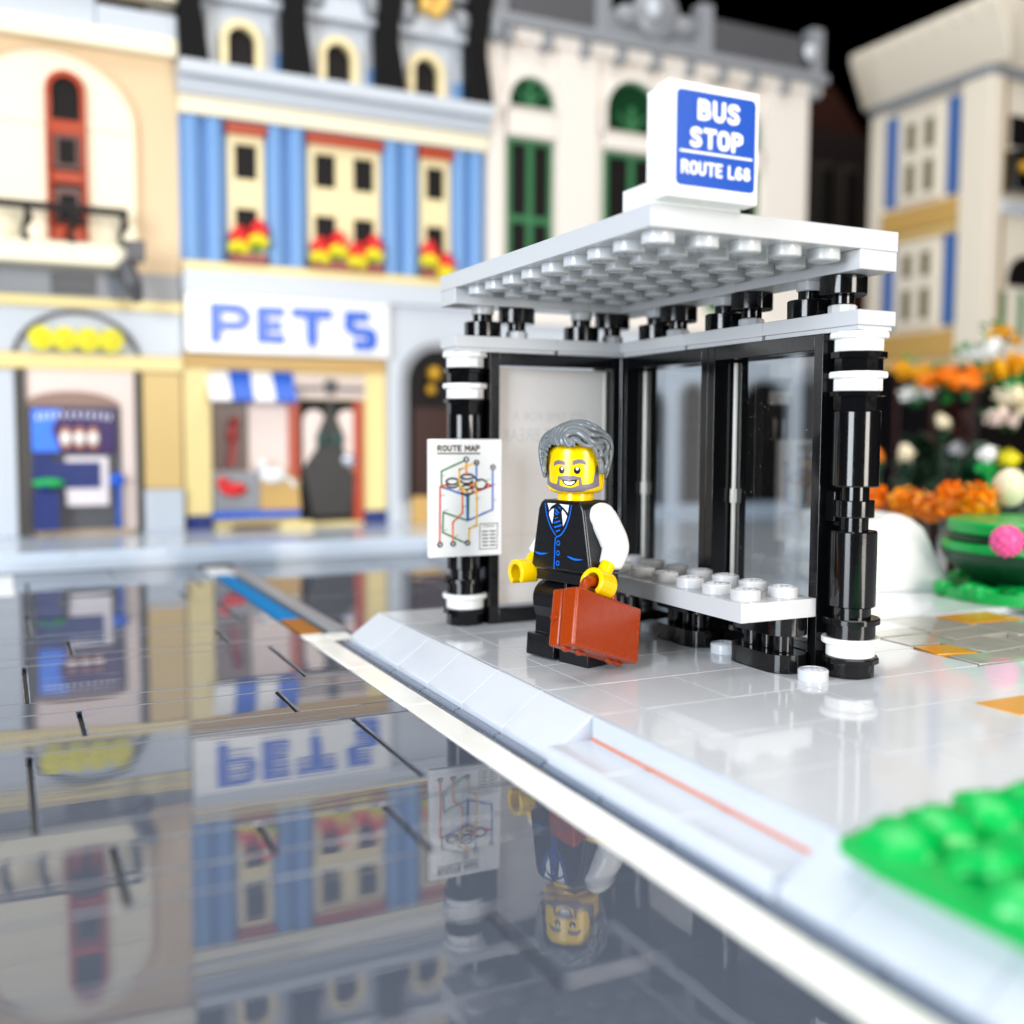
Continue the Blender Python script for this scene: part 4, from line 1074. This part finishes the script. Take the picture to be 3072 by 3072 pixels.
for k, nm in enumerate(('leftmost','second from left','third from left','rightmost')):
    q = MB(); q.lathe([(.54,0),(.58,.04),(.58,.2),(.45,.24),(.3,.2),(.2,.3)], (0,0,0), 28, 'y'); x = -8.72+k*1.05
    o = q.build('yellow_disc', flower_yellow if k else mat('sun_yellow_plastic', rgb(232,220,10), .35), None, loc=(x,FY-.5,9.55-.0*k)); o.rotation_euler = (0,0,PI)
    tag(o, '%s of the yellow round discs over the entrance of the tan building' % nm, 'disc', 'yellow discs over the entrance')
# things in the entrance
bl = thing('poster_board', 'blue and purple poster board with three barrels in the tan building entrance', 'poster', (-7.4,FY-.5,4.0))
q = MB(); q.box(-1.9,1.95,-.1,.1,.0,2.2); q.build('board', purple_pl, bl, bevel=.05)
q = MB(); q.prism([(-1.85,.1),(-.6,.1),(-1.0,1.2),(-.5,2.15),(-1.85,2.15)],-.14,-.1,'y'); q.build('blue_glow', sky_blue, bl)
q = MB(); q.box(-1.85,1.2,-.18,-.14,-1.7,-.4) ; q.box(-1.8,-.95,-.16,-.12,-.35,-.0); q.build('lower_panel', navy_pl, bl)
q = MB()
for k in range(12): 
    a = math.radians(130-7*k); x = 2.6*math.cos(a)+.1; q.box(x-.05,x+.05,-.16,-.12,1.25+.5*math.sin(a),1.55+.5*math.sin(a))
q.build('lettering', print_white, bl)
for k in range(3):
    q = MB(); q.ball((-.35+.62*k,-.15,.75),.3,sc=(1,.4,1.9)); br = q.build('barrel', mat('barrel_plastic', rgb(190,120,70), .4), bl, angle=60)
    q = MB(); q.ball((-.35+.62*k,-.22,.75),.25,sc=(1,.4,1.3)); q.build('barrel_face', white_pl, br, angle=60)
q = MB(); q.box(0,1.95,0,.1,0,2.4); o = q.build('notice_board', mat('notice_plastic', rgb(236,226,228), .4), None, loc=(-7.8,FY-.65,1.45)); tag(o, 'pale pink notice board below the barrel poster', 'notice board')
q = MB(); q.box(-.55,.55,-.3,.3,0,1.9); q.ball((0,0,2.2),.35); o = q.build('toy_figure', navy_pl, None, loc=(-8.7,FY-.9,.3), angle=50); tag(o, 'dark blue toy figure standing in the tan building entrance', 'toy figure')
q = MB(); q.ball((0,0,0),.45,sc=(1.6,.6,.5)); o = q.build('plant', green_pl, None, loc=(-8.6,FY-1.0,2.6), angle=60); tag(o, 'small bright green plant held beside the notice board', 'plant')
q = MB(); q.lathe([(.3,0),(.36,.05),(.36,.15),(.2,.2)],(0,0,0),20,'y'); q.tube([(0,0,0),(.05,0,-1.0),(0,0,-2.4)],.1,8); o = q.build('round_sign', blue_pl, None, loc=(-5.45,FY-.8,2.7), angle=50); tag(o, 'small round blue sign on a dark post by the entrance', 'sign')
# small goods on the kerb before the pet shop
q = MB()
for k in range(9): q.ball((-.9+.22*k,0,.12+.03*(k%2)),.12)
q.box(-1.3,1.2,-.2,.2,0,.08); o = q.build('bone_tray', mat('tray_plastic', rgb(96,56,30), .4), None, loc=(1.2,FY-.9,.01), angle=60); tag(o, 'brown tray of little goods on the kerb below the shop window', 'tray')
q = MB(); q.box(-.85,.85,-.3,.3,0,.35); o = q.build('crate', shop_yellow, None, loc=(3.45,FY-1.0,.01), bevel=.05); tag(o, 'pale yellow crate on the pavement by the pet shop door', 'crate')

# ---- grey building further left, out of the frame but mirrored in the shelter's panes and the road
gb = thing('grey_building', 'pale grey toy building with a blue and white shop front, mirrored in the shelter panes', 'building', (-24,FY,0))
q = MB(); q.box(-36,-13.6,FY,FY+12,0,27); q.build('wall', facade_grey, gb)
slab('cornice', white_wall, gb, -36,-13.6,25.8,27.2,.9); slab('string_course', white_wall, gb, -36,-13.6,12.6,13.6,.7)
for x in (-34.5,-31,-27.5,-24,-20.5,-17):
    rect_window(gb, x,x+2.3,15,22.5,.3,mid_grey,cols=2,rows=2,out=.15,mull=.2)
for x in (-35.5,-30.8,-25.6,-20.5,-15): slab('pilaster', white_wall, gb, x,x+1.3,0,12.5,.5)
for x in (-33.8,-29,-23.8,-18.8): slab('shop_pane', dark_grey, gb, x,x+2.6,.8,8.6,.06)
slab('sign_board', white_pl, gb, -30,-15.5,9.3,11.9,.8); slab('blue_panel', blue_pl, gb, -25,-21.5,4.5,7.5,.5); slab('white_panel', white_pl, gb, -18.7,-16.4,3,8,.3); slab('blue_panel', blue_pl, gb, -18.3,-17.0,3.5,5.6,.45); slab('yellow_panel', shop_yellow, gb, -33,-31,2,5,.5)
shift(gb)

# ---- white building
wb = thing('white_building', 'white toy building with green arched windows and a grey parapet', 'building', (26,FY,0))
q = MB(); q.box(14.85,38.4,FY+.02,FY+12,0,28.4); q.build('wall', white_wall, wb)
slab('ground_floor', facade_grey, wb, 14.86,38.5,0,11.5,.3); slab('string_course', white_wall, wb, 14.86,38.6,11.5,12.3,.6)
for (x0,x1) in ((14.9,15.9),(19.4,22.2),(26.9,30.0),(34.9,38.4)): slab('pilaster', white_wall, wb, x0,x1,12.3,28.3,.35)
arch_green = mat('dark_green_pane_plastic', rgb(22,58,34), .2)
for (x0,x1,zs) in ((16.25,19.25,24.1),(22.75,26.7,23.5),(30.6,34.5,23.5)):
    arch_window(wb, x0+.15,x1-.15,zs,zs+(.1 if x0 < 20 else 1.0),.15,green_frame,arch_green,.12)
    q = MB(); cx = (x0+x1)/2; q.box(cx-.18,cx+.18,FY-.1,FY-.02,zs,zs+1.5)
    for s_ in (-1,1): q.tube([(cx,FY-.05,zs+.1),(cx+s_*.9,FY-.05,zs+1.0)],.1,6)
    q.build('glazing_bar', green_frame, wb)
    o = rect_window(wb, x0,x1,13.0,22.2,.28,green_frame,cols=2,rows=2,out=.12,mull=.4)
    q = MB(); q.box(x0-.1,x1+.1,FY-.4,FY,22.3,23.75 if x0 < 20 else 23.2); q.build('window_hood', white_wall, wb, bevel=.05)
    zq = zs+(.1 if x0 < 20 else 1.0); o_ = arch_pts(x0-.35,x1+.35,zs-.3,zq); i_ = arch_pts(x0,x1,zs-.29,zq); q = MB(); q.ring(o_,i_,FY-.45,FY,'y'); q.build('arch_moulding', white_wall, wb, bevel=.04)
FYk = FY; FY = FY-.3
for (x0,x1) in ((24.2,27.0),(28.6,30.2),(33.2,37.0)): arch_window(wb, x0,x1,.6,6.6 if x1-x0 > 2 else 7.4,.3,mid_grey,dark_pane,.2,name='doorway')
slab('sign_panel', white_pl, wb, 30.3,33.0,4.6,6.2,.5); slab('blue_panel', blue_pl, wb, 31.3,32.8,2.4,4.3,.4); slab('door_panel', mid_grey, wb, 24.6,26.6,.6,4.4,.12)
FY = FYk
slab('cornice', mid_grey, wb, 14.8,39.6,28.3,28.9,.9); slab('cornice', white_wall, wb, 14.8,39.3,27.6,28.28,.55)
for k in range(10): slab('bracket', mid_grey, wb, 15.8+2.5*k,16.4+2.5*k,27.3,28.28,.8)
slab('parapet', dark_grey, wb, 14.8,22.4,28.92,31.8,.3); slab('parapet', mid_grey, wb, 22.42,29.9,28.92,30.4,.4); slab('parapet', dark_grey, wb, 29.92,39.6,28.92,31.2,.3)
q = MB(); q.lathe([(1.5,0),(1.6,.1),(1.6,.4),(1.1,.5),(1.0,.35)],(26.1,FY-.8,30.6),28,'y'); q.ball((24.2,FY-.5,30.2),.8,sc=(1.3,.5,.8)); q.ball((28.2,FY-.5,30.2),.8,sc=(1.3,.5,.8)); q.build('crest', mid_grey, wb, angle=50)
for x in (15.6,22.4,29.9,38.9):
    q = MB(); q.box(x-.5,x+.5,FY-.55,FY+.5,28.95,31.9); q.build('parapet_post', mid_grey, wb, bevel=.06)
for (x,z) in ((37.9,30.1),(25.7,30.7)): 
    q = MB(); q.ball((x,FY-.9,z),.5,sc=(1,.5,1.1)); q.build('crest_stone', facade_grey, wb, angle=60)
shift(wb)

# ---- building down the alley, its lack of light put into dark colours
ab = thing('alley_building', 'toy building coloured dark brown as unlit, deep in the alley behind the corner building', 'building', (59,60,0))
q = MB(); q.box(-9,10,0,9,0,33); q.build('wall', unlit_brown, ab)
for x in (-4.4,-1.6,1.3):
    q = MB(); q.box(x,x+1.9,-.3,0,22,30); o = q.build('window_frame', dim_grey, ab, bevel=.05)
    q = MB(); q.box(x+.4,x+1.5,-.36,-.3,22.5,29.5); q.build('pane', dark_pane, o)
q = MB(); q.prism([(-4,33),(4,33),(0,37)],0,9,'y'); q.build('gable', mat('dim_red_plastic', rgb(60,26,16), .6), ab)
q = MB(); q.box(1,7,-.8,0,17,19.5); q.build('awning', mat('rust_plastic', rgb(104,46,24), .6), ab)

# ---- corner building on the right: side wall on x = 50, front on y = 35
cb = thing('corner_building', 'white toy corner building with blue pilasters and a flared parapet above a flower shop', 'building', (50,35,0))
def side(name, m, y0, y1, z0, z1, out, parent=cb, bevel=.05):   # on the wall facing -x, in the building's own frame
    q = MB(); q.box(-out,.02,y0,y1,z0,z1); return q.build(name, m, parent, bevel=bevel)
def front(name, m, x0, x1, z0, z1, out, parent=cb, bevel=.05):
    q = MB(); q.box(x0,x1,-out,.02,z0,z1); return q.build(name, m, parent, bevel=bevel)
q = MB(); q.box(0,18,0,10.6,10.2,30.2); q.build('wall', cream_white, cb)
q = MB(); q.prism([(-.1,29.9),(-1.6,33.2),(-1.6,33.9),(-.1,33.9)][::-1], -1.6, 11.6, 'y'); q.prism([(0,29.9),(-1.6,33.2),(-1.6,33.9),(0,33.9)], 0, 18, 'x'); 
for k in range(9): q.box(-1.66,-1.6,-1.2+1.45*k,-1.0+1.45*k,33.0,33.9)
q.build('parapet', cream_white, cb, bevel=.06)
side('cornice', mid_grey, -.3,10.7,29.2,29.88,.5); front('cornice', mid_grey, .02,18,29.2,29.88,.5)
side('corner_pilaster', cream_white, -.4,2.0,10.2,29.18,.45); front('corner_pilaster', cream_white, .03,.9,10.2,29.18,.42)
side('pilaster', cream_white, 9.2,10.6,10.2,29.18,.3)
for (z0,z1) in ((22.0,28.6),(12.9,19.2)):
    for (y0,y1) in ((2.3,3.3),(8.1,9.0)): side('shutter', mat('shutter_blue_plastic', rgb(70,110,175), .35), y0,y1,z0,z1,.3)
    w = side('window_frame', cream_white, 3.9,7.7,z0,z1,.25)
    for (ya,yb) in ((4.5,5.3),(6.2,7.0)):
        for (za,zb) in ((z0+.6,z0+2.8),(z0+3.7,z1-.9)):
            q = MB(); q.box(-.3,-.26,ya,yb,za,zb); q.build('pane', mat('olive_pane_plastic', rgb(120,112,84), .3), w)
side('band', band_tan, 2.02,9.18,20.0,21.6,.4); side('band', band_tan, 2.02,9.18,10.6,12.5,.4); side('band', gold_pier, 2.02,9.18,19.3,19.95,.3)
front('band', facade_grey, .92,18,20.2,21.0,.5); front('pilaster', gold_pl, .95,1.3,21.4,29.0,.3); front('pilaster', gold_pl, .95,1.3,12,20,.3)
front('window', dark_pane, 1.9,6.5,24.8,26.9,.1); w = front('balcony', black_pl, 1.2,7,21.6,24.3,1.2)
q = MB()
for x in (1.9,3.0,4.1,5.2): q.ball((x,-1.3,23.1),.42)
q.build('balcony_ornament', gold_pl, w, angle=60)
q = MB(); q.prism([(2.2,15.4),(5.6,15.4)]+[(3.9+1.7*math.cos(PI*i/14),15.8+1.7*math.sin(PI*i/14)) for i in range(15)],-.12,0,'y'); q.build('fanlight', dark_pane, cb)
front('green_post', green_frame, 1.5,1.9,11.8,15,.25); front('green_post', green_frame, 3.4,3.8,11.8,15,.25)
q = MB(); q.box(.3,17.7,.5,10,0,10.2); q.build('ground_floor', dark_pane, cb)  # solid dark block stands in for the unlit shop interior
q = MB(); q.box(-.3,18,-.2,10.6,9.9,10.3); q.build('floor_slab', gold_pier, cb)
w = side('opening_shade', black_soft, 0,10.6,0,9.9,.25)  # black slab painted as the shade inside the open shop front
for (y0) in (.2,3.6,7.0,10.2): side('shop_post', dark_brown, y0,y0+.4,0,9.9,.4)

# flower shop stock: bouquets, leaves, awning bunches around the corner building and garden
def flakes(q, c, r, n, sz, sq=1.0):
    for k in range(n):
        v = Vector((random.gauss(0,1),random.gauss(0,1),random.gauss(0,1))).normalized()*r*random.uniform(.55,1.05)
        Mx = Matrix.Translation((c[0]+v.x, c[1]+v.y, c[2]+v.z*sq)) @ Matrix.Rotation(random.uniform(0,6.3),4,'Z') @ Matrix.Rotation(random.uniform(-1.3,1.3),4,'X')
        s_ = sz*random.uniform(.6,1.25)
        q.lathe([(.02,-.08*s_),(s_,0),(.02,.14*s_)], (0,0,0), 6, M=Mx)
def blob(name, m, pts, label, cat, group=None, m2=None, pts2=None):
    t = thing(name, label, cat, pts[0][:3], 0, group); o0 = Vector(pts[0][:3])
    q = MB()
    for (x,y,z,r) in pts:
        flakes(q, (x-o0.x,y-o0.y,z-o0.z), r, 34, r*.42, .75); q.ball((x-o0.x,y-o0.y,z-o0.z), r*.62, 12, 8, (1,1,.75))
    q.build('blooms', m, t, angle=60)
    q = MB()
    for (x,y,z,r) in (pts2 or pts):
        flakes(q, (x-o0.x+random.uniform(-.4,.4),y-o0.y+.3,z-o0.z+random.uniform(-.6,.5)*r), r*1.1, 14, r*.36, .8)
    q.build('leaves', m2 or leaf_green, t, angle=60)
    return t
G = 'blooms and leaves around the flower shop'
blob('flower_cluster', orange_leaf, [(35.1,24.4,8.1,.85),(36.3,23.8,8.1,.8),(34.2,25.0,8.0,.6)], 'orange bloom cluster hanging left of the shop corner above the dark opening', 'flowers', G)
blob('flower_cluster', golden, [(35.3,26.6,8.5,.7),(34.3,27.1,8.7,.6)], 'yellow bloom cluster under the tan band of the corner building', 'flowers', G, green_pl, [(34.8,26.9,9.1,.45),(36.4,26.0,8.9,.35)])
blob('flower_cluster', white_pl, [(35.5,26.4,7.5,.6),(34.6,26.8,7.4,.45)], 'white bloom cluster just below the yellow blooms', 'flowers', G)
blob('flower_cluster', golden, [(32.4,19.1,8.3,.6),(33.1,18.7,8.5,.6)], 'golden bloom cluster right of the corner pilaster foot', 'flowers', G)
blob('flower_cluster', golden, [(32.6,19.1,10.0,.5),(33.1,18.8,9.6,.3)], 'highest yellow bloom beside the green posts', 'flowers', G)
blob('flower_cluster', white_pl, [(32.0,19.3,9.2,.6),(31.3,19.7,9.0,.45)], 'white bloom cluster under the highest yellow bloom', 'flowers', G)
blob('flower_cluster', cream_ball, [(29.5,15.9,6.9,.75),(29.9,15.6,6.4,.5)], 'big white bloom cluster at the right edge above the dark shop', 'flowers', G)
blob('flower_cluster', pinkish, [(28.8,16.2,5.9,.5),(29.4,15.9,5.8,.4)], 'pale pink bloom cluster hanging below the big white blooms', 'flowers', G)
def tulip(x, y, z, r, mm, leaf, label):
    t = thing('tulip', label, 'flower', (x,y,z), 0, 'potted flowers in front of the dark flower shop')
    q = MB(); q.ball((0,0,.1),r*.85,16,10,(1,1,1.1)); flakes(q,(0,0,.1),r*.95,22,r*.5); q.build('bloom', mm, t, angle=80)
    q = MB(); flakes(q,(0,0,-r*1.3),r*1.1,26,r*.5); q.ball((0,0,-r*1.3),r*.7,12,8); q.tube([(0,0,-r),(0.15,0,-r*3),(-.1,0,-z*.6),(0,0,-z)],r*.22,8); flakes(q,(0,0,-z*.55),r*1.5,18,r*.6,1.6); q.build('stem', leaf, t, angle=80)
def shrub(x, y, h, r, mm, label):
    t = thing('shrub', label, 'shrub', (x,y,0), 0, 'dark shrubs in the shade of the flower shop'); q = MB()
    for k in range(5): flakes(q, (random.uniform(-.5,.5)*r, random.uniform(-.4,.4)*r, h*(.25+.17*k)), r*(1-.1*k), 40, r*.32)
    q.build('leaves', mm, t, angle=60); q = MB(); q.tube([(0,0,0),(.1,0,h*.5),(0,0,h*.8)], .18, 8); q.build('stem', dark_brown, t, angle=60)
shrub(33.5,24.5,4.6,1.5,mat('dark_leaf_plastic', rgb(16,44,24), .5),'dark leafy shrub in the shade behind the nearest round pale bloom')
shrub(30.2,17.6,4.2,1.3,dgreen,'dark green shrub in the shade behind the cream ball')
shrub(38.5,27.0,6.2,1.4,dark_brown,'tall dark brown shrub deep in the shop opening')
tulip(31.5,21.5,5.6,.37,cream_ball,dgreen,'pale hanging bloom highest in the dark shop opening')
tulip(28.2,20.7,4.1,.42,cream_ball,dgreen,'round pale bloom nearest the bus shelter post')
tulip(26.7,14.8,4.2,.38,white_pl,green_pl,'white bloom with bright green leaves left of the cream ball')
tulip(27.5,14.4,4.0,.42,flower_yellow,dgreen,'yellow bloom above the cream ball')
tulip(25.5,19.8,4.0,.3,orange_leaf,dgreen,'orange bloom right behind the bus shelter post')
tulip(28.8,18.3,4.3,.40,mid_grey,dgreen,'dim grey bloom over a dark green stem')
q = MB(); q.ball((0,0,0),.58,24,14,(1,1,1.15)); o = q.build('cream_ball', cream_ball, None, loc=(20.6,8.8,3.3), angle=80); tag(o, 'large cream ball standing over the orange hedge', 'ball')
# orange hedge
golden_orange = mat('golden_orange_plastic', rgb(252,160,6), .4)
for k, (x,y,z,r,w) in enumerate([(19.2,13.9,2.7,.52,'leftmost, beside the bus shelter post'),(19.85,12.6,2.7,.5,'second from the left behind the white rock'),(19.7,11.3,2.55,.44,'middle, over the slope of the white rock'),(19.6,10.3,2.9,.52,'second from the right over the green pond'),(19.6,9.3,3.0,.5,'rightmost, below the cream ball')]):
    t = thing('orange_bush', 'orange leafy bush, '+w, 'bush', (x,y,0), 0, 'row of orange bushes behind the white rock')
    q = MB()
    for j in range(60):
        a = random.uniform(0,2*PI); rr = r*random.uniform(.1,.95); h = z+random.uniform(-1.3,.5)*r; rr *= 1.5
        Mx = Matrix.Translation((rr*math.cos(a), rr*math.sin(a), h)) @ Matrix.Rotation(random.uniform(0,6.3),4,'Z') @ Matrix.Rotation(random.uniform(-.9,.9),4,'X')
        q.lathe([(.02,-.03),(r*.34,0),(.02,.04)], (0,0,0), 6, M=Mx)
    q.ball((0,0,z-r*.5),r*1.0,14,8); flakes(q,(0,0,z-.1),r*1.35,60,r*.36,.8); q.build('leaves', orange_leaf if k not in (1,4) else golden_orange, t, angle=50)
    q = MB(); q.tube([(0,0,0),(.05,0,z*.5),(0,0,z)],.16,8); q.build('stem', dark_brown, t, angle=60)
# white rock slope
q = MB()
P = [(-2.6,0),(2.1,0),(1.5,.14),(1.0,.5),(.65,1.1),(.4,1.7),(.15,2.1),(-.2,2.35),(-.55,2.5),(-.9,2.55),(-1.2,2.32),(-1.55,2.3),(-2.0,2.45),(-2.6,2.4)]
q.prism(P, -2.2, 1.5, 'y', Matrix.Rotation(math.radians(-22),4,'Z'))
o = q.build('white_rock', white_pl, None, loc=(16.9,10.6,.0), bevel=.12, seg=3, angle=60); tag(o, 'smooth white moulded rock sloping down to the green pond', 'rock')
# green pond edge
pond = thing('green_planter', 'layered bright and dark green planter beside the white rock', 'planter', (18.75,6.4,0))
def disc(name, m, r, z0, z1, c=(0,0), sc=1.0, bev=.08, n=40):
    q = MB(); q.prism([(c[0]+r*math.cos(2*PI*i/n), c[1]+r*sc*math.sin(2*PI*i/n)) for i in range(n)], z0, z1, 'z'); return q.build(name, m, pond, bevel=bev)
q = MB()
for k in range(70):
    a = random.uniform(0,2*PI); rr = 2.8*math.sqrt(random.random()); q.ball((rr*math.cos(a), rr*math.sin(a), .25), random.uniform(.25,.42), 8, 6, (1,1,.8))
q.prism([(2.9*math.cos(2*PI*i/40), 2.9*math.sin(2*PI*i/40)) for i in range(40)], 0.01, .35, 'z'); q.build('grass_base', green_pl, pond, angle=60)
q = MB(); q.lathe([(1.5,.3),(2.1,.7),(2.6,1.15),(2.72,1.45)], (0,0,0), 40); q.build('bowl', dgreen, pond, angle=50)
disc('rim', green_pl, 2.72, 1.45, 1.75); disc('layer', dgreen, 2.5, 1.75, 2.02); disc('rim', green_pl, 2.55, 2.02, 2.42)
q = MB(); q.ball((0,0,0),.45,24,16); 
for k in range(60):
    a = math.acos(1-2*(k+.5)/60); b = k*2.399963; q.ball((.43*math.sin(a)*math.cos(b),.43*math.sin(a)*math.sin(b),.43*math.cos(a)),.07,7,5)
o = q.build('pink_flower', pink_pl, None, loc=(16.05,5.2,1.97), angle=60); tag(o, 'bright pink round flower on the edge of the green planter', 'flower')
# bright green leafy plates in the near corner
gp = thing('leaf_bed', 'bright green bed of moulded leaves on the near kerb corner', 'plant', (-.6,-8,0))
q = MB()
outline = [(-1.0,1.25),(-.95,.0),(-1.0,-.1),(-.42-.5,-7),(6,-7),(6,1.8)]
q.prism([(-.95,1.3),(-1.05,.55),(-1.02,-7),(7,-7),(7,1.55),(3.0,1.45),(1.0,1.5)][::1], .02, .22, 'z')
def leaf(q, x, y, z, r, t, tiltx, tilty):
    Mx = Matrix.Translation((x,y,z)) @ Matrix.Rotation(t,4,'Z') @ Matrix.Rotation(tiltx,4,'X') @ Matrix.Rotation(tilty,4,'Y')
    P = []
    for i in range(20):
        a = 2*PI*i/20; rr = r*(.72+.28*abs(math.cos(2.5*a))); P.append((rr*math.cos(a), rr*math.sin(a)))
    n = len(P); vs = [(p[0],p[1],.0-.25*(p[0]**2+p[1]**2)) for p in P]+[(p[0]*.5,p[1]*.5,.11) for p in P]+[(0,0,.13)]+[(p[0],p[1],-.08-.25*(p[0]**2+p[1]**2)) for p in P]
    fs = [(i,(i+1)%n,n+(i+1)%n,n+i) for i in range(n)]+[(n+i,n+(i+1)%n,2*n) for i in range(n)]+[(2*n+1+(i+1)%n,2*n+1+i,i,(i+1)%n)[::-1] for i in range(n)]
    q.add(vs, fs, Mx)
random.seed(5)
for i in range(9):
    for j in range(9):
        x = -.55+.82*i+(j%2)*.4; y = .75-.9*j
        if x < -.6: continue
        leaf(q, x, y, .24+.12*(i > 0)+random.uniform(0,.14), random.uniform(.5,.62), random.uniform(0,6), random.uniform(-.3,.3), random.uniform(-.3,.3))
q.build('leaves', green_pl, gp, angle=60)

# ------------------------------------------------------------------ light: soft window light from the left and from behind the camera, with an added overhead fill
w = bpy.data.worlds.new('World'); bpy.context.scene.world = w; w.use_nodes = True
w.node_tree.nodes['Background'].inputs[0].default_value = (0,0,0,1); w.node_tree.nodes['Background'].inputs[1].default_value = 0
def area(name, loc, target, sx, sy, power, col):
    l = bpy.data.lights.new(name, 'AREA'); l.shape = 'RECTANGLE'; l.size = sx; l.size_y = sy; l.energy = power; l.color = col
    o = bpy.data.objects.new(name, l); C.objects.link(o); o.location = loc
    o.rotation_euler = (Vector(target)-Vector(loc)).to_track_quat('-Z','Y').to_euler(); return o
area('window_light_left', (-58,-22,20), (4,14,5), 30, 44, 54000, (.86,.93,1.0))
area('window_light_front', (16,-60,20), (6,20,5), 22, 44, 40000, (1.0,.94,.87))
area('overhead_fill', (10,8,75), (10,14,0), 70, 70, 46000, (1.0,.985,.96))  # broad fill added overhead to brighten the pavement, not a known lamp

sc = bpy.context.scene
sc.view_settings.view_transform = 'Standard'; sc.view_settings.look = 'None'; sc.view_settings.exposure = .26; sc.view_settings.gamma = 1
sc.cycles.max_bounces = 8; sc.cycles.transparent_max_bounces = 12; sc.cycles.caustics_reflective = False; sc.cycles.caustics_refractive = False
sc.cycles.sample_clamp_indirect = 8
